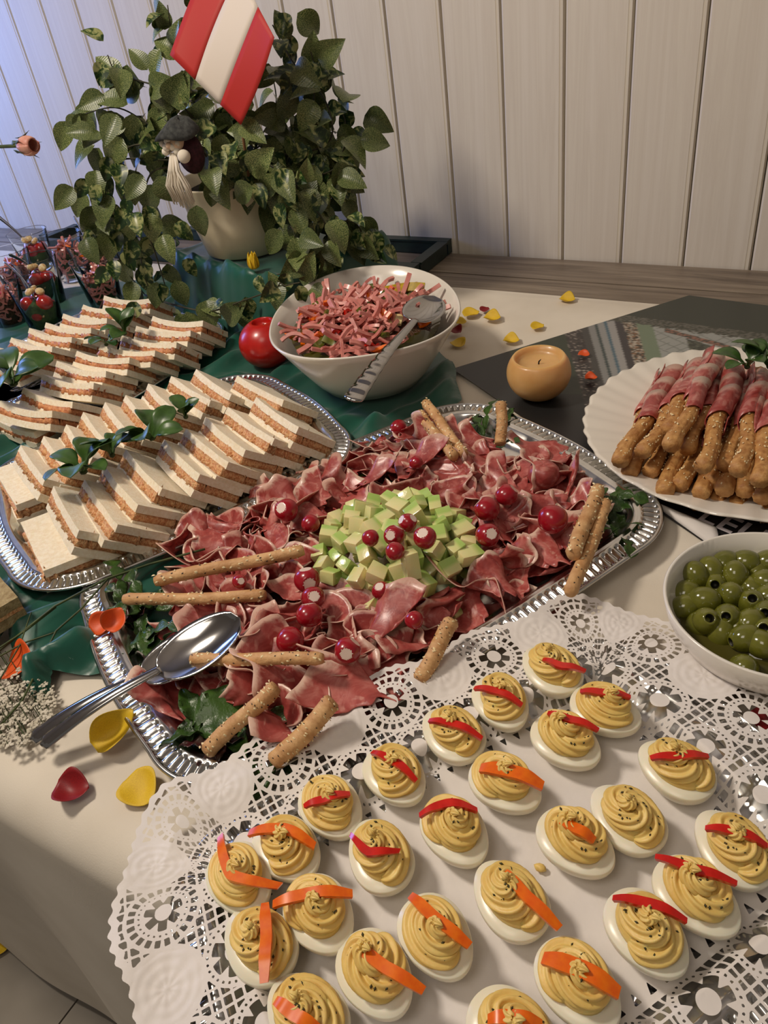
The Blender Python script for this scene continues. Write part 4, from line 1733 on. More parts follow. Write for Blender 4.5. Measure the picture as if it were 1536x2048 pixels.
for li, (lst, txt) in enumerate(((top, 'on top of the pile'), (mid, 'in the middle layer of the pile'), (low, 'in the bottom layer of the pile'))):
    for i, (x0, y0, z0, x1, y1, z1) in enumerate(lst):
        p0, p1 = at(x0, y0, z0), at(x1, y1, z1)
        d = p1 - p0
        M = frame(p0, d)
        t = thing('wrapped_breadstick', 'ham-wrapped sesame stick, %s from the left %s' % (ORD[i], txt), 'snack', M=M, group='ham-wrapped sticks on the fluted plate')
        L = min(max(d.length, 0.17), 0.225)
        for nm, me in zip(('pretzel_stick', 'seeds', 'ham_wrap'), PRE[(i * 2 + li) % 5]):
            o = put(nm, me, t)
            o.scale = (L / 0.20, 1.0, 1.0)
            if nm == 'seeds':
                o['kind'] = 'stuff'
        wl.append(t)
sprig(1494, 735, 0.095, 0.9, 'small lettuce sprig on the far ends of the wrapped sticks', 5, 0.3, 0.5)
sprig(1540, 735, 0.095, 1.1, 'lettuce sprig at the right picture edge on the wrapped sticks', 5, 0.9, 0.7)

# ------------------------------------------------------------------ olive bowl
OC = Vector((0.0, 0.545, 0.0045))
t = thing('olive_bowl', 'round white bowl of olives at the right picture edge', 'bowl', OC)
prof = [(1e-4, 0.0), (0.042, 0.0), (0.047, 0.002), (0.062, 0.012), (0.078, 0.028), (0.086, 0.044), (0.0895, 0.060), (0.0885, 0.0612), (0.0865, 0.0605), (0.083, 0.045), (0.075, 0.030), (0.058, 0.014), (0.040, 0.006), (1e-4, 0.005)]
put('bowl_body', MB().lathe(prof, 96).mesh('bowl_body', 'porcelain'), t)
o = put('olive_brine', MB().lathe([(1e-4, 0.012), (0.050, 0.013), (0.068, 0.026), (0.0735, 0.0325), (1e-4, 0.0326)], 64).mesh('olive_brine', 'brine'), loc=(OC.x, OC.y, OC.z))
tag(o, 'dark olive brine pooled in the white olive bowl', 'brine')


def olive_mesh():
    b = MB()
    prof = []
    for i in range(20):
        a = PI * i / 19
        prof.append((0.0098 * math.sin(a), -0.0118 * math.cos(a)))
    # pitted end: turn the profile inwards
    prof = [(1e-4, -0.0118)] + prof[1:-3] + [(0.0040, 0.0112), (0.0031, 0.0110), (0.0027, 0.0095), (0.0025, 0.005), (1e-4, 0.0045)]
    b.lathe(prof, 24)
    me = b.mesh('olive', ['olive_skin', 'olive_hole'])
    n = len(me.polygons)
    mi = [1 if (p.center.z > 0.003 and math.hypot(p.center.x, p.center.y) < 0.0034) else 0 for p in me.polygons]
    me.polygons.foreach_set('material_index', mi)
    return me


OL = olive_mesh()
OL.transform(Matrix.Scale(1.22, 4))
ol = [(760, 1360), (935, 1285), (995, 1360), (872, 1412), (810, 1505), (965, 1480), (1095, 1440), (1095, 1525), (1125, 1345), (1185, 1400), (1195, 1280), (700, 1550), (820, 1635), (950, 1610), (1090, 1640), (785, 1655),
      (910, 1710), (1060, 1735), (995, 1680), (1180, 1590), (1195, 1700), (700, 1465), (1210, 1490), (1060, 1280), (850, 1330), (1150, 1770)]
ols = []
for i, (x, y) in enumerate(ol):
    px, py = 1140 + x * 0.3319, 700 + y * 0.3319
    z = 0.045 if i not in (3, 6, 8, 15, 16, 18, 21, 11) else 0.038
    hole = i in (3, 7, 12, 13, 19, 20)
    p = at(px, py, z)
    o = put('olive', OL, loc=p)
    if hole:
        v = (Vector((0, 0, HC)) - p).normalized() + Vector((rnd.uniform(-.4, .8), rnd.uniform(-.3, .3), 0.2))
    else:
        v = Vector((rnd.uniform(-1, 1), rnd.uniform(-1, 1), rnd.uniform(-.9, .1)))
    o.rotation_mode = 'QUATERNION'
    o.rotation_quaternion = v.to_track_quat('Z', 'Y')
    tag(o, 'x', 'olive', 'green olives in the white bowl')
    ols.append(o)
Rr = random.Random(2)
for k in range(60):
    a, q = Rr.uniform(0, 2 * PI), 0.066 * math.sqrt(Rr.random())
    p = Vector((OC.x + q * math.cos(a), OC.y + q * math.sin(a), 0.041))
    if all((p - o.location).length > 0.0225 for o in ols):
        o = put('olive', OL, loc=p, rot=(Rr.uniform(0, 6), Rr.uniform(0, 6), 0))
        tag(o, 'x', 'olive', 'green olives in the white bowl')
        ols.append(o)
row_labels(ols, 8, 'shiny green olive')

# ------------------------------------------------------------------ egg tray, doily and eggs
UD = Vector((0.545, 0.839, 0)).normalized()
ND = Vector((UD.y, -UD.x, 0))
CD = Vector((-0.120, 0.250, 0))
angD = math.atan2(UD.y, UD.x)
tray('sparkling silver tray under the paper doily, jutting over the table corner', CD, angD, 0.222, 0.150, r=0.075, z0=0.0045, embossed='embossed_metal')


def doily():
    hx_, hy_, r = 0.252, 0.192, 0.088
    N = 900
    pts = np.array(rrect(hx_, hy_, r, N))
    per = np.hypot(*(pts[:, :2] - np.roll(pts[:, :2], 1, 0)).T).sum()
    st = 0.00085
    xs = np.arange(-hx_ - 0.012, hx_ + 0.012, st)
    ys = np.arange(-hy_ - 0.012, hy_ + 0.012, st)
    X, Y, T = lattice(xs, ys)
    dmin = np.full(X.shape, 1e9)
    si = np.zeros(X.shape, int)
    for k in range(0, N):
        d = (X - pts[k, 0]) ** 2 + (Y - pts[k, 1]) ** 2
        m = d < dmin
        dmin[m] = d[m]
        si[m] = k
    nx, ny = pts[si, 2], pts[si, 3]
    D = -((X - pts[si, 0]) * nx + (Y - pts[si, 1]) * ny)     # depth inwards
    tang = -(X - pts[si, 0]) * ny + (Y - pts[si, 1]) * nx
    s = si / N * per + tang
    nm = 16
    p = per / nm
    ph = (s / p) % 1.0
    sc = (ph - 0.5 * np.floor(ph * 2) ) * 2.0
    outer = D + 0.005 * np.cos(ph * 2 * PI * 1.0) + 0.0012 * np.cos(ph * 2 * PI * 9)
    paper = outer.copy()

    def polar(cs, cd):
        ds = ((s - cs * p + p / 2) % p) - p / 2
        dd = D - cd
        return ds, dd, np.hypot(ds, dd), np.arctan2(dd, ds)

    def ring_holes(rr, an, rm, w_, n, wid, rot=0.0):
        k = an * n / (2 * PI) + rot
        q = np.abs(k - np.round(k)) * 2 * PI / n * rr
        return np.maximum(np.abs(rr - rm) - w_ / 2, q - wid / 2)

    zone = np.full(X.shape, 1e9)      # distance outside every solid motif
    def wheel(cs, cd, R_, kind):
        nonlocal paper, zone
        ds, dd, rr, an = polar(cs, cd)
        zone = np.minimum(zone, rr - R_)
        k = rr < R_
        v = np.full(X.shape, 1e9)
        if kind == 'rosette':
            v = np.minimum(v, ring_holes(rr, an, R_ * 0.84, R_ * 0.19, 22, 0.0037))
            v = np.minimum(v, ring_holes(rr, an, R_ * 0.64, 0.0015, 26, 0.0015))
            v = np.minimum(v, ring_holes(rr, an, R_ * 0.37, R_ * 0.28, 7, R_ * 0.24, 0.3))
        if kind == 'wheel':
            v = np.minimum(v, ring_holes(rr, an, R_ * 0.90, 0.0017, 28, 0.0017))
            v = np.minimum(v, ring_holes(rr, an, R_ * 0.55, R_ * 0.42, 7, R_ * 0.40, 0.2))
        if kind == 'dots':
            v = np.minimum(v, ring_holes(rr, an, R_ * 0.93, 0.0015, 30, 0.0015))
        paper = np.where(k, np.minimum(paper, v), paper)
    wheel(0.0, 0.031, 0.0262, 'rosette')
    wheel(0.5, 0.026, 0.0255, 'solid')
    wheel(0.5, 0.073, 0.0215, 'wheel')
    wheel(0.0, 0.078, 0.0190, 'wheel')
    # small square holes in the gaps
    gq = 0.0072
    gs = np.abs(((s * nm / nm) / gq) % 1.0 - 0.5) * gq
    gd = np.abs((D / gq) % 1.0 - 0.5) * gq
    hole = np.maximum(np.maximum(gs, gd) - 0.0027, 0.0010 - zone)
    band = np.maximum(0.006 - outer, D - 0.094)
    paper = np.minimum(paper, np.maximum(hole, band))
    # arrow holes along the inner border
    ka = s / 0.0125
    q = np.abs(ka - np.round(ka)) * 0.0125
    arrow = np.maximum(np.abs(D - 0.1005) - 0.0034, q - 0.0026 * np.clip((0.1045 - D) / 0.007, 0.1, 1.0))
    paper = np.minimum(paper, arrow)
    # height: dips into the tray well, rises over the rim, droops outside
    ins, _, _ = rect_sdf(X, Y, (0, 0), (1, 0), (0, 1), 0.222, 0.150)
    zin = 0.0105
    Z = zin + (0.0290 - zin) * sstep(0.094, 0.078, D)
    out = sstep(0.034, 0.0, D)
    Z = Z - 0.004 * out + 0.0022 * out * np.sin(s * 34) + 0.0012 * np.sin(s * 90) * sstep(0.07, 0.0, D)
    Z = Z + 0.0010 * np.sin(X * 40 + 2) * np.cos(Y * 33) * sstep(0.05, 0.12, D)
    Z = Z - 0.0004 * (zone < 0) * 0
    # embossed solid lobes
    ds, dd, rr, an = polar(0.5, 0.026)
    Z = Z + 0.0005 * np.where(rr < 0.023, np.cos(rr * 900) * 0.4 + np.cos(an * 9) * 0.4, 0)
    # where the doily laps over the ham platter rim it lies on top of it
    wx = CD.x + UD.x * X + ND.x * Y
    wy = CD.y + UD.y * X + ND.y * Y
    sa, _, _ = rect_sdf(wx, wy, CA, UA, NA, 0.291, 0.194)
    Z = Z + 0.0085 * sstep(-0.03, 0.004, sa)
    # left corner lifts a little
    Z = Z + 0.010 * sstep(0.10, 0.26, -X + 0.0) * sstep(0.03, -0.10, Y) * out
    W = np.stack([wx, wy, Z], 1)
    keep = outer > -0.002
    V, T2 = clip(W, T[keep[T].all(1)], paper)
    o = put('paper_doily', tri_mesh('paper_doily', V, T2, 'doily_paper'))
    tag(o, 'white lace paper doily under the deviled eggs, its rim lapping over the trays', 'doily')


doily()


def egg_parts(seed):
    R = random.Random(seed)
    a, b = 0.0295, 0.0222
    asy = 0.10
    def shp(an, r, z):
        return (a * r * (math.cos(an) * (1 + asy * math.cos(an) * 0.6)), b * r * math.sin(an) * (1 - asy * 0.8 * math.cos(an)), z)
    prof = [(1e-3, 0.0), (0.35, 0.0004), (0.62, 0.0030), (0.82, 0.0075), (0.95, 0.013), (1.0, 0.0178), (0.992, 0.0200), (0.970, 0.0212), (0.6, 0.0214), (1e-3, 0.0214)]
    wh = MB().lathe(prof, 48, shape=shp).mesh('egg_white', 'egg_white')
    # piped filling
    f = MB()
    f.lathe([(1.0, 0.0), (0.98, 0.005), (0.8, 0.009), (0.4, 0.013), (1e-3, 0.015)], 32, shape=lambda an, r, z: (0.021 * r * math.cos(an), 0.0155 * r * math.sin(an), z + 0.020))
    turns = R.uniform(2.1, 2.7)
    n = 190
    path, rad = [], []
    off = R.uniform(-0.006, 0.006)
    a0 = R.uniform(0, 6.28)
    sg = R.choice((-1, 1))
    for i in range(n + 1):
        s = i / n
        q = 1 - s ** 1.12
        an = a0 + sg * s * turns * 2 * PI
        path.append(Vector((0.0185 * q * math.cos(an) + off * s, 0.0135 * q * math.sin(an), 0.0235 + 0.0205 * s ** 1.15)))
        rad.append(0.0072 * (1 - 0.62 * s ** 1.6) * (1.0 if i < n else 0.2))
    # curl at the end
    for i in range(1, 6):
        path.append(path[n] + Vector((0.0010 * i, 0.0004 * i, 0.0010 * i - 0.00012 * i * i)))
        rad.append(0.0030 * (1 - i / 5.6))
    for i in range(8):
        rad[i] *= 0.35 + 0.65 * math.sin(i / 8 * PI / 2)
    tw = (0.34, 0.22, 0.12, 0.30, 0.40, 0.17)[seed % 6]
    f.tube(path, rad, 48, star=(0.20, 7, tw * sg))
    fm = f.mesh('filling', 'egg_filling')
    sp = MB()
    for k in range(34):
        i = R.randrange(5, int(n * 0.8))
        an = R.uniform(0, 2 * PI)
        c = path[i] + Vector((math.cos(an) * 0.5, math.sin(an) * 0.5, 0.85)).normalized() * rad[i] * 1.06
        d = Vector((R.uniform(-1, 1), R.uniform(-1, 1), R.uniform(-.2, .2))).normalized()
        e = Vector((-d.y, d.x, 0.0)).normalized()
        z = R.uniform(0.0005, 0.0010)
        sp.add([c + d * z * 1.8, c + e * z, c - d * z * 1.8, c - e * z, c + Vector((0, 0, z * .8))], [(0, 1, 4), (1, 2, 4), (2, 3, 4), (3, 0, 4), (3, 2, 1, 0)])
    sm = sp.mesh('herb_specks', 'herb_speck')
    return wh, fm, sm


EGG = [egg_parts(s) for s in range(6)]
eggs = [((1050, 1300), (1165, 1395), 'r', (1085, 1318, 1172, 1340), 'split red', 'farthest egg of all on the doily'),
        ((965, 1345), (1040, 1470), 'r', (948, 1375, 1045, 1408), 'red', 'farthest column, left of the farthest egg'),
        ((1145, 1390), (1272, 1455), 'r', (1160, 1382, 1262, 1392), 'red', 'just right of and below the farthest egg'),
        ((858, 1432), (962, 1520), 'r', (857, 1440, 965, 1475), 'red', 'second from the ham platter side, beside the breadstick'),
        ((1068, 1442), (1192, 1528), 'r', (1095, 1425, 1198, 1458), 'wide red', 'in the middle of the far group of four'),
        ((940, 1525), (1078, 1615), 'o', (960, 1535, 1087, 1570), 'broad orange', 'right below the far red-striped group'),
        ((1285, 1500), (1430, 1595), 'r', (1300, 1515, 1418, 1510), 'thin red', 'at the right side near the lace edge'),
        ((745, 1500), (835, 1605), 'r', (743, 1503, 833, 1560), 'red', 'at the left edge nearest the ham platter'),
        ((618, 1562), (708, 1672), 'r', (607, 1612, 700, 1585), 'small broken red', 'second along the left edge'),
        ((1192, 1585), (1328, 1708), '', None, 'no', 'the only bare one, right of centre'),
        ((1080, 1630), (1220, 1745), 'o', (1118, 1640, 1190, 1680), 'short orange', 'left of the bare egg'),
        ((862, 1602), (958, 1728), 'r', (838, 1630, 955, 1618), 'curved red', 'in the centre of the doily'),
        ((728, 1652), (800, 1790), 'r', (700, 1668, 800, 1700), 'hooked red', 'left of centre, beside a yellow crumb of filling'),
        ((520, 1645), (630, 1755), 'o', (497, 1665, 630, 1690), 'arched orange', 'third along the left edge'),
        ((442, 1690), (522, 1830), 'o', (440, 1670, 560, 1770), 'long bent orange', 'leftmost egg, tilted at the lace'),
        ((1412, 1640), (1530, 1775), 'r', (1410, 1655, 1536, 1690), 'long red', 'touching the right picture edge'),
        ((1322, 1732), (1458, 1858), 'r', (1310, 1712, 1475, 1765), 'long straight red', 'lower right, behind its bigger neighbour'),
        ((592, 1757), (688, 1905), 'o', (545, 1808, 705, 1785), 'level orange', 'lower left, second from the left'),
        ((967, 1737), (1085, 1882), 'o', (1005, 1740, 1120, 1855), 'slanting orange', 'centre of the lower half'),
        ((1222, 1782), (1362, 1955), 'r', (1225, 1795, 1375, 1840), 'broad red', 'largest egg at the lower right'),
        ((822, 1800), (922, 1950), 'o', (820, 1790, 940, 1890), 'steep orange', 'lower half, left of centre'),
        ((468, 1825), (585, 1970), 'o', (530, 1805, 527, 1965), 'upright orange', 'lower left, below the leftmost egg'),
        ((700, 1870), (802, 2030), 'o', (710, 1890, 848, 1980), 'diagonal orange', 'bottom, third from the left'),
        ((1088, 1885), (1222, 2058), 'o', (1085, 1915, 1240, 1985), 'thick orange', 'bottom, right of centre'),
        ((560, 1978), (682, 2105), 'o', (550, 2000, 640, 2060), 'half visible orange', 'cut by the bottom picture edge, left'),
        ((950, 2012), (1100, 2125), 'o', (975, 2038, 1085, 2048), 'barely visible orange', 'cut by the bottom picture edge, middle')]
for i, (a, b, colr, sp_, txt, where) in enumerate(eggs):
    zb = 0.0118
    p0, p1 = at(a[0], a[1], zb + 0.016), at(b[0], b[1], zb + 0.016)
    c = (p0 + p1) / 2
    d = p1 - p0
    # measured ends include the egg's breadth, so keep the natural proportions
    sc = 1.0
    yaw = math.atan2(d.y, d.x) + (PI if i % 3 == 0 else 0)
    M = Matrix.Translation((c.x, c.y, zb)) @ Matrix.Rotation(yaw, 4, 'Z')
    t = thing('deviled_egg', 'deviled egg with %s pepper strip, %s' % (txt, where), 'egg', M=M, group='deviled eggs on the paper doily')
    for nm, me in zip(('egg_white', 'filling', 'herb_specks'), EGG[i % 6]):
        o = put(nm, me, t)
        if nm == 'herb_specks':
            o['kind'] = 'stuff'
    if colr:
        zt = zb + 0.0385
        q0, q1 = at(sp_[0], sp_[1], zt), at(sp_[2], sp_[3], zt)
        L = (q1 - q0).length
        bend = (0.25 if i in (12, 14) else 0.12 if i in (0, 13, 11) else 0.04) * (1 if i % 2 else -1)
        wid = 0.0062 if colr == 'r' else 0.0075
        if i in (5, 23):
            wid = 0.0105
        dd = (q1 - q0).normalized()
        nn = Vector((-dd.y, dd.x, 0))
        inv = M.inverted()
        def fn(u, v, q0=q0, q1=q1, bend=bend, L=L, nn=nn, wid=wid, inv=inv):
            w_ = wid * (0.55 + 0.45 * min(1, 3.2 * min(u, 1 - u) + (0.3 if colr == 'o' else 0.0))) 
            p = q0.lerp(q1, u) + nn * (bend * L * (1 - abs(2 * u - 1) ** 1.4) + (v - .5) * w_) + Vector((0, 0, 0.0045 * (1 - (2 * u - 1) ** 2) + 0.0007 * math.sin(u * 11)))
            return inv @ p
        me = MB().sheet(fn, 18, 3, 0.0028).mesh('pepper_strip', 'pepper_red' if colr == 'r' else 'pepper_orange')
        put('pepper_strip', smooth_by_angle(me, 50), t)
o = put('filling_crumb', MB().ball((0, 0, 0.002), (0.0045, 0.003, 0.0025), 10, 7, fn=lambda d: 1 + 0.3 * noise.noise(d * 3)).mesh('filling_crumb', 'egg_filling'), loc=at(1080, 1738, 0.0125))
tag(o, 'yellow crumb of egg filling on the doily beside the short orange strip egg', 'crumb')

# ------------------------------------------------------------------ petals
def petal_mesh(seed, mat, cup=0.5, jag=0.0):
    def fn(u, v):
        s = (v - .5) * 2
        w_ = 0.48 * (math.sin(PI * min(1, (u * 0.93 + 0.05)) ** 0.8) ** 0.7)
        x = u - 0.5 + jag * 0.10 * math.sin(v * 17) * u
        y = s * w_
        return (x, y, cup * (0.55 * y * y * 2 + 0.30 * (u - 0.4) ** 2) + 0.03 * math.sin(u * 7 + s * 2 + seed))
    return MB().sheet(fn, 14, 10, 0.012).mesh('petal', mat)


PET = {k: [petal_mesh(s, 'petal_' + k, cup) for s, cup in ((1, 0.9), (2, 1.5))] for k in ('yellow', 'red', 'orange')}
petals = [('yellow', 942, 628, .034, .8, .004, 'yellow petal standing curled right of the salad bowl, upper left of three'), ('yellow', 985, 638, .034, 0.0, .004, 'flat yellow petal right of the dark red one near the bowl'),
          ('red', 970, 620, .022, 1.4, .004, 'small dark red petal between two yellow petals behind the bowl'), ('yellow', 1135, 601, .032, -.1, .004, 'yellow petal nearest the bare wooden planks'),
          ('yellow', 1075, 654, .026, .9, .004, 'small round yellow petal left of the poster edge'), ('yellow', 1023, 683, .030, .1, .004, 'yellow petal touching the poster edge'),
          ('yellow', 918, 688, .032, -.6, .004, 'yellow petal beside the right side of the salad bowl'), ('red', 913, 664, .028, -.6, .006, 'dark red petal leaning on the right side of the salad bowl'),
          ('yellow', 920, 645, .026, .3, .004, 'yellow petal half behind the salad bowl rim'),
          ('red', 147, 1580, .036, .35, .004, 'dark red rose petal on the cloth near the front table edge'), ('yellow', 283, 1580, .042, -.3, .004, 'pale yellow petal between the red petal and the doily'),
          ('yellow', 232, 1458, .048, 1.1, .014, 'tall yellow petal leaning against the near left rim of the ham platter'), ('orange', 205, 1245, .030, 1.0, .030, 'left one of two orange petals on the platter corner'),
          ('orange', 230, 1240, .030, 1.6, .034, 'right one of two orange petals on the platter corner'), ('orange', 45, 1322, .050, .1, .020, 'orange petal on the green satin at the left picture edge'),
          ('orange', 1097, 704, .015, .5, .0080, 'tiny orange petal left on the poster above the candle'), ('orange', 1168, 709, .020, .0, .0080, 'orange petal on the printed houses of the poster, upper one'),
          ('orange', 1182, 757, .020, .4, .0080, 'orange petal on the printed houses of the poster, lower one'), ('red', 1531, 1448, .030, .2, .004, 'red petal cut by the right picture edge beside the doily'),
          ('yellow', 0, 1893, .045, .3, FZ + .002, 'yellow petal on the floor tiles by the tablecloth hem')]
for i, (c, x, y, sz, yaw, z, lab) in enumerate(petals):
    sz *= 0.86
    o = put('petal', PET[c][i % 2], loc=at(x, y, z + 0.003), rot=(0.15 if z < 0.01 else 0.5, 0.05 if z < .01 else -0.4, yaw))
    o.scale = (sz, sz, sz)
    if 'leaning against' in lab:
        o.rotation_euler = (0.5, -0.35, 1.15)
        o.scale = (sz * 1.1, sz * 0.75, sz)
    tag(o, lab, 'petal', 'loose flower petals')

# yellow blossom on the box
t = thing('flower_head', 'small yellow trumpet blossom on the green box in front of the pot', 'flower', at(510, 540, HB + 0.012))
for k in range(6):
    m = MB().sheet(lambda u, v: (0.006 + 0.016 * u, (v - .5) * 0.014 * math.sin(PI * min(1, u * .8 + .2)), 0.022 * u ** 1.4), 8, 4, 0.0006)
    o = put('petal', m.mesh('petal', 'petal_yellow'), t)
    o.rotation_euler = (0.0, -0.6, k * PI / 3)

# ------------------------------------------------------------------ cups of salad
cups = [(52, 463, 'open clear cup at the back left, dark spoon handle leaning over it'), (119, 468, 'clear cup of orange and pink salad at the back, second from the left'), (170, 480, 'clear cup directly behind the sausage cup'),
        (182, 516, 'clear cup with sausage strips and a leaning spoon, rightmost of the cups'), (66, 515, 'clear cup with tomato in the middle of the group'), (12, 500, 'clear cup of pink salad behind the left ones'),
        (58, 562, 'clear cup with red tomatoes and a round cheese slice, nearest of the cups'), (-14, 552, 'clear cup full of pink strips at the left picture edge')]
SALADS = ['tomato salad in the back left cup under the spoon handle', 'orange and pink sausage salad in the second cup at the back', 'sausage salad in the cup directly behind the rightmost one',
          'pink sausage strips filling the rightmost cup', 'tomato salad in the middle cup of the group', 'pink sausage salad in the cup behind the leftmost one',
          'red tomatoes with a round cheese slice in the nearest cup', 'pink sausage strips in the cup cut by the left picture edge']
ZR = 0.108
pos = [at(x, y, ZR) for x, y, _ in cups]
for _ in range(60):
    for i in range(len(pos)):
        for j in range(i):
            d = pos[i] - pos[j]
            d.z = 0
            if d.length < 0.096:
                k = (0.096 - d.length) / 2
                d.normalize()
                pos[i] += d * k
                pos[j] -= d * k
glass_me = MB().lathe([(1e-4, 0.0), (0.0310, 0.0), (0.0320, 0.001), (0.0450, 0.100), (0.0460, 0.101), (0.0458, 0.1018), (0.0443, 0.1005), (0.0309, 0.003), (1e-4, 0.003)], 48).mesh('cup_body', 'clear_plastic')
TOM = MB().ball((0, 0, 0), (0.0170, 0.0160, 0.0160), 18, 12).mesh('cherry_tomato', 'tomato')
MOZ = MB().ball((0, 0, 0), (0.009, 0.009, 0.006), 14, 10).mesh('mozzarella_ball', 'mozzarella')
for i, ((x, y, lab), p) in enumerate(zip(cups, pos)):
    base = (p.x, p.y, 0.0065)
    g = put('plastic_cup', glass_me, loc=base)
    tag(g, lab, 'cup', 'clear cups of salad on the left')
    R = random.Random(i)
    kind = 'tomato' if i in (0, 4, 6) else 'sausage'
    c = thing('cup_salad', SALADS[i], 'salad', (p.x, p.y, 0.0105), group='salads inside the clear cups')
    hgt = 0.060
    m = MB().lathe([(1e-4, 0.0), (0.0295, 0.0), (0.0345, hgt * 0.75), (0.024, hgt * 0.9), (1e-4, hgt)], 28, shape=lambda a, r, z, kk=(0.98 if kind == 'tomato' else 0.72): (kk * r * math.cos(a), kk * r * math.sin(a), z + 0.004 * math.sin(a * 4) * (z > 0.03)))
    put('greens', m.mesh('greens', 'herb_green' if kind == 'tomato' or i in (1, 3) else 'salad_dark'), c)
    if kind == 'tomato':
        for k in range(5):
            a = k * 1.26 + R.random() * 0.5 + (3.6 if i == 6 else 0)
            o = put('cherry_tomato', TOM, c, loc=(0.0185 * math.cos(a), 0.0185 * math.sin(a), hgt * (0.62 if k % 2 else 0.88)))
        for k in range(3):
            a = k * 2.1 + R.random()
            o = put('mozzarella_ball', MOZ, c, loc=(0.012 * math.cos(a), 0.012 * math.sin(a), hgt + 0.014 + 0.003 * k), rot=(R.uniform(-1, 1), R.uniform(-1, 1), 0))
        o = put('mozzarella_ball', MOZ, c, loc=(0.020, -0.016, hgt * 0.62), rot=(1.2, 0.6, 0))
    else:
        for k in range(46):
            a = R.uniform(0, 6.28)
            q = 0.0245 + 0.10 * (k / 46 * 0.05)
            o = put('sausage_strip', SAU[k % 6], c, loc=(q * math.cos(a), q * math.sin(a), 0.010 + 0.050 * k / 46), rot=(0.0, R.uniform(-.7, .7), a + PI / 2 + R.uniform(-.12, .12)))
            o.scale = (0.42, 0.6, 0.75)
        for k in range(24):
            a = R.uniform(0, 6.28)
            q = R.uniform(0.0, 0.022)
            o = put('sausage_strip', SAU[k % 6], c, loc=(q * math.cos(a), q * math.sin(a), hgt * R.uniform(0.7, 1.25)), rot=(R.uniform(-1, 1), R.uniform(-.7, .7), R.uniform(0, 6)))
            o.scale = (0.52, 0.9, 0.9)
        for k in range(3):
            a = R.uniform(0, 6.28)
            o = put('pepper_strip', PEPS[k], c, loc=(0.014 * math.cos(a), 0.014 * math.sin(a), hgt + 0.008), rot=(0.5, 0.3, a))
            o.scale = (0.8, 0.8, 0.8)
# teaspoons leaning in cups
for j, (i, x, y, zt, lab) in enumerate(((0, -8, 430, .16, 'teaspoon handle rising to the upper left from the back left cup'), (3, 148, 432, .165, 'teaspoon leaning in the rightmost cup, handle up'), (4, 17, 508, .125, 'dark teaspoon handle across the middle cups'), (6, 8, 524, .125, 'teaspoon handle leaning left in the nearest cup'))):
    p = pos[i]
    tip = at(x, y, zt)
    bottom = Vector((p.x, p.y, 0.070))
    d = tip - bottom
    d = d.normalized()
    # lean no further than the rim allows
    h = Vector((d.x, d.y, 0))
    t = spoon(bottom - d * 0.012, tip, (h.y, -h.x, 0.6), 0.018, 0.026, 0.010, 0.004, lab, depth=0.003)
    t.name = 'teaspoon'

# ------------------------------------------------------------------ rose from a vase standing left of the picture
rb = atY(50, 291, 0.80)
t = thing('rose', 'single pink rosebud on a thin stem reaching in from the left edge', 'flower', (rb.x, rb.y, rb.z))
st0 = atY(30, 292, 0.80) - rb
st1 = atY(-60, 296, 0.80) - rb
vase_p = Vector((st1.x - 0.34, st1.y - 0.02, 0))
put('stem', MB().tube([st0 * 0.3, st0, st0.lerp(st1, 0.5), st1, Vector((st1.x - 0.24, st1.y - .01, st1.z - 0.06)), Vector((vase_p.x, vase_p.y, 0.15 - rb.z))], [.0022, .0026, .0024, .0024, .0026, .0026], 8).mesh('stem', 'stem_green'), t)
ax = (rb - atY(30, 292, 0.80)).normalized()
fr = frame((0, 0, 0), ax)
def bud(k, R0, L0, twist):
    def fn(u, v):
        a = (v - .5) * 2.6 + twist
        r_ = R0 * math.sin(PI * (0.12 + 0.62 * u)) * (1 + 0.04 * k)
        p = Vector((-0.014 + L0 * u, r_ * math.cos(a), r_ * math.sin(a)))
        return fr @ p
    return MB().sheet(fn, 10, 10, 0.0006)
for k in range(6):
    put('petal', bud(k, 0.0105 + 0.0006 * (k % 3), 0.034, k * 1.05).mesh('petal', 'petal_pink'), t)
for k in range(5):
    a = k * 1.256
    def sf(u, v):
        r_ = 0.010 + 0.010 * u * u
        p = Vector((-0.016 + 0.030 * u, r_ * math.cos(a) + (v - .5) * 0.007 * (1 - u) * -math.sin(a), r_ * math.sin(a) + (v - .5) * 0.007 * (1 - u) * math.cos(a)))
        return fr @ p
    put('sepal', MB().sheet(sf, 6, 2, 0.0005).mesh('sepal', 'stem_green'), t)
vz = put('vase', MB().lathe([(1e-4, 0), (0.028, 0), (0.032, 0.01), (0.034, 0.08), (0.016, 0.13), (0.013, 0.17), (0.015, 0.175), (0.0115, 0.17), (0.0145, 0.13), (0.032, 0.08), (0.03, 0.012), (1e-4, 0.006)], 32).mesh('vase', 'porcelain'), loc=(rb.x + vase_p.x, rb.y + vase_p.y, 0.0045))
tag(vz, 'slim white bottle vase left of the picture holding the rosebud', 'vase')

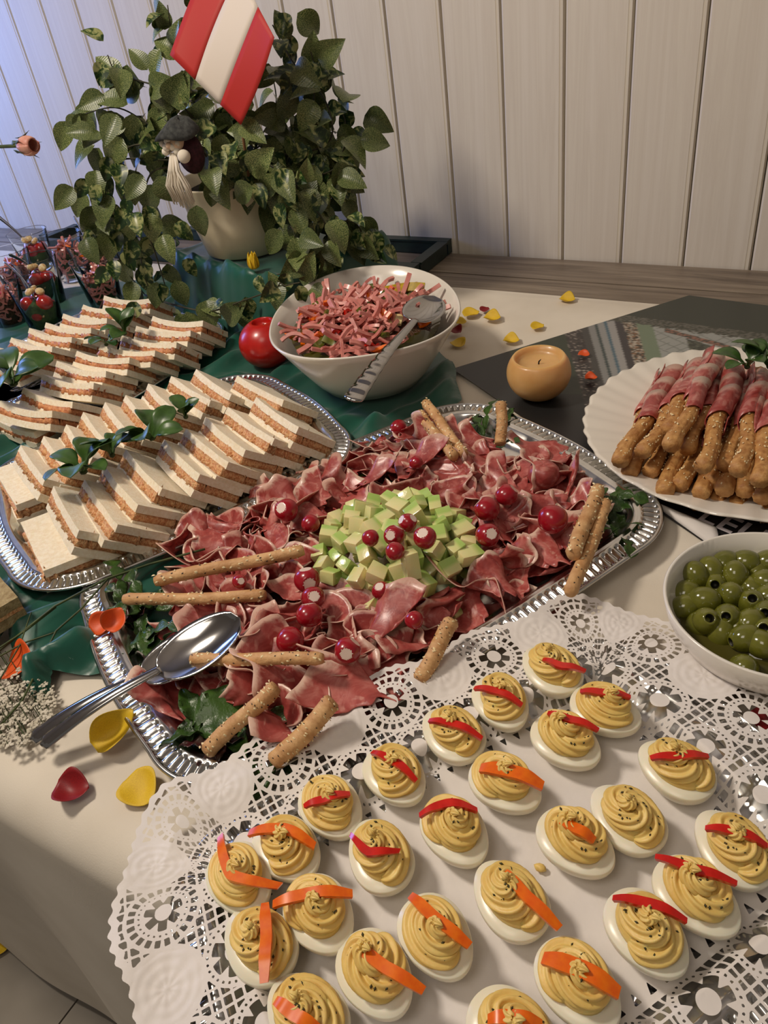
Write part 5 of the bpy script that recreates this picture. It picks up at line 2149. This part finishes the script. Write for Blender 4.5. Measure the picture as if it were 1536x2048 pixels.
# ------------------------------------------------------------------ baby's breath and grass stems in the near left corner
t = thing('gypsophila_sprig', 'bunch of tiny white gypsophila blossoms at the left edge of the cloth', 'flower', at(20, 1400, 0.004))
o0 = at(20, 1400, 0.004)
R = random.Random(8)
fb, sb = MB(), MB()
for k in range(420):
    q = math.sqrt(R.random())
    a = R.uniform(0, 2 * PI)
    x, y = 25 + 85 * q * math.cos(a), 1410 + 85 * q * math.sin(a)
    p = at(x, y, 0.006 + 0.018 * R.random()) - o0
    for m in range(4):
        c = p + Vector((R.uniform(-.0025, .0025), R.uniform(-.0025, .0025), R.uniform(-.001, .001)))
        s = R.uniform(.0012, .0022)
        fb.add([c + Vector((s, 0, 0)), c + Vector((0, s, .0004)), c - Vector((s, 0, 0)), c - Vector((0, s, -.0003)), c + Vector((0, 0, s * .7))], [(0, 1, 4), (1, 2, 4), (2, 3, 4), (3, 0, 4)])
    if k % 5 == 0:
        e = at(x - 25, y - 40, 0.010) - o0
        sb.tube([p, p.lerp(e, 0.5) + Vector((0, 0, .002)), e], 0.0004, 4)
o = put('blossoms', fb.mesh('blossoms', 'flower_white'), t)
o['kind'] = 'stuff'
o = put('fine_stems', sb.mesh('fine_stems', 'stem_green'), t)
o['kind'] = 'stuff'


def grass(pts, rad, label):
    P = [at(x, y, z) for x, y, z in pts]
    # smooth
    Q = []
    for i in range(len(P) - 1):
        for k in range(5):
            Q.append(P[i].lerp(P[i + 1], k / 5))
    Q.append(P[-1])
    o = P[0].copy()
    g = put('grass_stem', MB().tube([q - o for q in Q], rad, 6).mesh('grass_stem', 'stem_green'), loc=o)
    tag(g, label, 'stem', 'thin green flower stems at the left')


grass([(410, 1098, .040), (300, 1128, .040), (212, 1158, .044), (110, 1212, .040), (0, 1300, .030), (-60, 1340, .02)], 0.0013, 'longest thin green stem crossing the corner of the near sandwich tray')
grass([(215, 1158, .046), (160, 1220, .036), (112, 1262, .034), (45, 1400, .024), (0, 1452, .014)], 0.0011, 'thin green stem running down into the white blossoms')
grass([(112, 1214, .038), (50, 1262, .034), (0, 1295, .034), (-50, 1320, .03)], 0.0011, 'short thin stem beside the long one at the left edge')
grass([(112, 1264, .032), (50, 1285, .032), (0, 1312, .030), (-40, 1330, .03)], 0.0009, 'thin side stem over the green satin, lowest on the left')
grass([(62, 1225, .038), (40, 1290, .032), (8, 1345, .024), (-20, 1390, .02)], 0.0008, 'thin upright side stem left over the green satin')

# ------------------------------------------------------------------ pot plant
PP = Vector((-0.966, 1.094, HB + 0.0085))
plant = thing('potted_ivy', 'large variegated ivy trailing from a cream pot on the green box', 'plant', PP)
Pm = MB().lathe([(1e-4, 0.0), (0.070, 0.0), (0.0755, 0.003), (0.088, 0.060), (0.0985, 0.122), (0.1000, 0.124), (0.0985, 0.1255), (0.0945, 0.124), (0.0840, 0.060), (0.070, 0.010), (1e-4, 0.008)], 64)
po = put('pot', Pm.mesh('pot', 'pot_ceramic'), plant)
po.scale = (1.07, 1.07, 1.0)
Sm = MB().lathe([(1e-4, 0.05), (0.080, 0.055), (0.0905, 0.100), (0.092, 0.106), (0.06, 0.110), (1e-4, 0.112)], 40)
put('soil', Sm.mesh('soil', 'soil'), plant)
soil_p = PP + Vector((0, 0, 0.11))
LEAVES = []
for s in range(5):
    L, W = 1.0, 0.66 + 0.04 * s
    LEAVES.append(MB().sheet(leaf_fn(L, W, 0.25 + 0.1 * s, 0.35), 10, 6).mesh('leaf', 'ivy_leaf'))
ST = [  # pixel polylines with a depth (y in the room) for the stems
    [(400, 250, 1.05), (330, 180, 1.02), (240, 150, 1.00), (215, 110, 1.0)],
    [(380, 300, 1.02), (300, 250, 1.0), (230, 215, .98), (150, 235, .97)],
    [(350, 300, 1.0), (270, 290, .98), (225, 330, .96), (205, 420, .96), (240, 520, .97), (290, 590, .98)],
    [(350, 330, .98), (300, 350, .96), (285, 430, .96), (285, 540, .96), (320, 615, .95)],
    [(570, 300, 1.1), (620, 230, 1.12), (630, 150, 1.14), (618, 90, 1.15)],
    [(580, 310, 1.08), (660, 280, 1.1), (650, 200, 1.12), (590, 130, 1.12), (545, 50, 1.13)],
    [(600, 350, 1.08), (665, 340, 1.08), (690, 290, 1.1)],
    [(580, 400, 1.04), (640, 430, 1.04), (670, 520, 1.04), (650, 580, 1.03)],
    [(600, 400, 1.08), (650, 440, 1.1), (715, 450, 1.12), (735, 530, 1.14)],
    [(430, 250, 1.1), (390, 160, 1.12), (350, 90, 1.12), (335, 10, 1.12)],
    [(360, 320, 1.0), (240, 320, .97), (180, 370, .95), (200, 450, .95), (235, 500, .95)],
    [(290, 590, .98), (350, 610, .955), (420, 622, .935), (490, 600, .93), (570, 572, .93), (600, 565, .93)],
    [(640, 560, 1.02), (620, 575, .99), (560, 580, .96)],
    [(580, 420, 1.02), (610, 500, 1.02), (640, 570, 1.02)],
    [(500, 300, 1.1), (550, 220, 1.14), (545, 150, 1.15)],
    [(420, 300, 1.06), (470, 220, 1.08), (430, 180, 1.08)],
    [(540, 330, 1.06), (590, 360, 1.06), (590, 440, 1.04)],
    [(420, 320, .99), (395, 290, .97), (330, 240, .97)],
    [(650, 300, 1.14), (690, 250, 1.16), (670, 200, 1.18)],
    [(260, 420, .95), (300, 480, .95), (330, 570, .95)],
    [(640, 380, 1.1), (690, 420, 1.12), (700, 500, 1.12), (720, 560, 1.12)],
    [(600, 330, 1.12), (630, 270, 1.16), (580, 200, 1.18)],
]
cam_p = Vector((0, 0, HC))
leafM = []
R = random.Random(31)
for si, pl in enumerate(ST):
    P = [atY(*q) for q in pl]
    if si not in (11, 12, 19):
        P = [soil_p + Vector((R.uniform(-.05, .05), R.uniform(-.05, .05), 0)), soil_p.lerp(P[0], 0.55) + Vector((0, 0, 0.035))] + P
    # Catmull-Rom
    Q = []
    E_ = [P[0]] + P + [P[-1]]
    for i in range(1, len(E_) - 2):
        for k in range(8):
            tt = k / 8
            a, b, c, d = E_[i - 1], E_[i], E_[i + 1], E_[i + 2]
            Q.append(0.5 * ((2 * b) + (c - a) * tt + (2 * a - 5 * b + 4 * c - d) * tt * tt + (3 * b - a - 3 * c + d) * tt ** 3))
    Q.append(P[-1])
    def clear(p):
        q = p.copy()
        gx, gy = q.x - BL.x, q.y - BL.y
        ub, vb = gx * bx_u.x + gy * bx_u.y, gx * bx_v.x + gy * bx_v.y
        if -0.03 < ub < bx_len + 0.03 and -0.02 < vb < bx_dep + 0.02:
            q.z = max(q.z, HB + 0.014)
        q.z = max(q.z, 0.03)
        return q
    Q = [clear(q) for q in Q]
    put('stem', MB().tube([q - PP for q in Q], [0.0019 * (1 - 0.5 * i / len(Q)) for i in range(len(Q))], 6).mesh('stem', 'vine_brown'), plant)
    ln = sum((Q[i + 1] - Q[i]).length for i in range(len(Q) - 1))
    nl = int(ln / (0.0100 if si not in (11, 12) else 0.03))
    for k in range(nl):
        s = (k + 0.5) / nl
        if s < 0.12 and si not in (11, 12):
            continue
        i = min(len(Q) - 2, int(s * (len(Q) - 1)))
        q = Q[i].lerp(Q[i + 1], s * (len(Q) - 1) - i)
        spread = 0.026 if si not in (0, 1, 4, 6, 11, 12, 9) else 0.014
        off = Vector((R.gauss(0, 1), R.gauss(0, 1), R.gauss(0, 1))) * spread
        p = clear(q + off)
        d = off * 12 + Vector((R.uniform(-.6, .6), R.uniform(-.6, .2), -0.7 + R.uniform(-.5, .5))) + (Q[i + 1] - Q[i]).normalized() * 0.5
        up = (cam_p - p).normalized() * 1.1 + Vector((R.uniform(-.8, .8), R.uniform(-.8, .8), R.uniform(0, 1.0)))
        sz = R.uniform(0.032, 0.054)
        ppx, ppy = proj(p)
        if p.y < 1.12 and (395 < ppx < 520 and 395 < ppy < 530 or 335 < ppx < 405 and 240 < ppy < 395):
            continue
        M = frame(p - PP, d, up) @ Matrix.Diagonal((sz, sz, sz, 1))
        leafM.append((sz, M, R.randrange(5)))
        if p.y > WY - 0.03:
            leafM.pop()
# a few placed leaves that the photograph shows clearly
for (x0, y0, x1, y1, Y, k) in ((425, 360, 424, 418, .985, 0), (505, 372, 462, 402, .985, 1), (480, 250, 530, 280, 1.0, 0), (445, 268, 440, 305, 1.0, 2), (500, 345, 540, 300, 1.0, 0), (180, 250, 122, 235, .97, 0), (240, 160, 190, 105, 1.0, 1), (295, 140, 262, 98, 1.0, 1), (225, 230, 190, 260, .97, 2),
                             (620, 135, 628, 65, 1.15, 0), (575, 80, 552, 18, 1.13, 1), (668, 292, 707, 300, 1.1, 3), (690, 400, 705, 432, 1.12, 2), (700, 470, 740, 485, 1.12, 1), (608, 365, 614, 330, 1.03, 0), (560, 590, 545, 555, .95, 1), (600, 560, 625, 510, .97, 0), (620, 575, 660, 600, .97, 2), (250, 470, 270, 440, .95, 0),
                             (340, 210, 370, 150, 1.0, 1), (300, 180, 340, 160, 1.0, 2), (450, 640, 480, 610, .93, 1), (330, 60, 322, 10, 1.12, 1), (380, 20, 395, -20, 1.12, 0)):
    a, b = atY(x0, y0, Y), atY(x1, y1, Y - 0.005)
    d = b - a
    sz = max(0.040, d.length)
    M = frame(a - PP, d, (cam_p - a).normalized() + Vector((0.2, 0.1, 0.3))) @ Matrix.Diagonal((sz, sz, sz, 1))
    leafM.append((1.0, M, k % 5))
leafM.sort(key=lambda q: -q[0])
for (sz, M, k) in leafM[:295]:
    o = put('leaf', LEAVES[k], plant)
    o.matrix_local = M
jm = MB()
uvs = []
src = LEAVES[1]
sv = [v.co.copy() for v in src.vertices]
sf_ = [tuple(p.vertices) for p in src.polygons]
for (sz, M, k) in leafM[295:]:
    jm.add(sv, sf_, 0, M)
if jm.v:
    o = put('small_leaves', jm.mesh('small_leaves', 'ivy_leaf'), plant)
    o['kind'] = 'stuff'
print('leaves', len(leafM))

# ------------------------------------------------------------------ flag on a stick
fb0, fl0, ft0, fr0 = atY(482, 250, 0.985), atY(340, 110, 1.0), atY(440, -130, 1.08), atY(549, 75, 0.99)
base = PP + Vector((0.025, -0.02, 0.105))
flag = thing('paper_flag', 'red-white-red paper flag on a thin wooden stick stuck in the plant pot', 'flag', base)
def flag_fn(k0, k1, dz=0.0):
    def fn(u, v):
        w_ = k0 + (k1 - k0) * v              # 0 at the left edge, 1 at the bottom-right edge
        a = fl0.lerp(fb0, w_)
        b = ft0.lerp(fr0, w_)
        p = a.lerp(b, u)
        p = p + Vector((0.2, -1, 0.2)).normalized() * (0.006 * math.sin(PI * u) * math.sin(PI * min(1, w_ * 1.0)) + dz)
        bulge = 0.004 * math.sin(PI * u) * (2 * w_ - 1)
        dirv = (fb0 - fl0).normalized()
        return p + dirv * bulge - base
    return fn
for nm, a, b, mt in (('red_stripe', 0.0, 0.36, 'flag_red'), ('white_stripe', 0.36, 0.71, 'flag_white'), ('red_stripe', 0.71, 1.0, 'flag_red')):
    put(nm, MB().sheet(flag_fn(a, b), 16, 6, 0.0005).mesh(nm, mt), flag)
mid1, mid2 = atY(497, 350, 1.03), atY(480, 255, 1.0)
put('stick', MB().tube([Vector((0, 0, 0)), mid1 - base, mid2 - base + Vector((0, 0.004, 0)), atY(440, -120, 1.09) - base + Vector((0, .008, 0))], 0.0024, 8).mesh('stick', 'stick_wood'), flag)

# ------------------------------------------------------------------ little gnome in the ivy
gp = atY(362, 292, 0.945)
gn = thing('gnome_figure', 'small felt gnome with dark hat and white yarn beard tucked into the ivy', 'figure', gp)
k = 1.0
put('hat', MB().lathe([(0.0005, 0.040), (0.016, 0.036), (0.026, 0.026), (0.031, 0.020), (0.033, 0.014), (0.026, 0.013), (1e-4, 0.014)], 24, shape=lambda a, r, z: (r * math.cos(a) * 1.15 + (z - 0.02) * 0.45, r * math.sin(a), z + 0.003 * math.sin(a * 3))).mesh('hat', 'felt_gray'), gn)
put('body', MB().ball((0.010, 0.006, -0.012), (0.022, 0.019, 0.030), 20, 14).mesh('body', 'felt_maroon'), gn)
put('head', MB().ball((0.000, -0.006, 0.006), (0.016, 0.014, 0.013), 20, 14).mesh('head', 'doll_skin'), gn)
put('nose', MB().ball((-0.004, -0.021, 0.006), 0.0050, 12, 8).mesh('nose', 'doll_skin'), gn)
hb = MB()
for q in range(16):
    a = q * 0.4
    hb.ball((-0.008 + 0.016 * math.cos(a), -0.010 + 0.008 * math.sin(a), 0.004 + 0.008 * math.sin(q * 1.7)), 0.0062, 8, 6)
put('hair_tuft', hb.mesh('hair_tuft', 'yarn'), gn)
put('bobble', MB().ball((0.020, -0.020, -0.010), 0.0098, 16, 12).mesh('bobble', 'yarn'), gn)
yb_ = MB()
R = random.Random(4)
for q in range(70):
    a = R.uniform(-1, 1)
    x1, z1 = -0.010 + 0.024 * a, -0.078 - R.uniform(0, 0.012) + 0.008 * abs(a)
    yb_.tube([Vector((-0.006 + 0.005 * a, -0.014, -0.006)), Vector((-0.006 + 0.010 * a, -0.022 + R.uniform(-.003, .003), -0.03)), Vector((x1 + R.uniform(-.002, .002), -0.020 + R.uniform(-.005, .005), -0.052)), Vector((x1, -0.016, z1))], [.0015, .0017, .0017, .0008], 5, star=(0.25, 2, 0.9))
o = put('beard', yb_.mesh('beard', 'yarn'), gn)
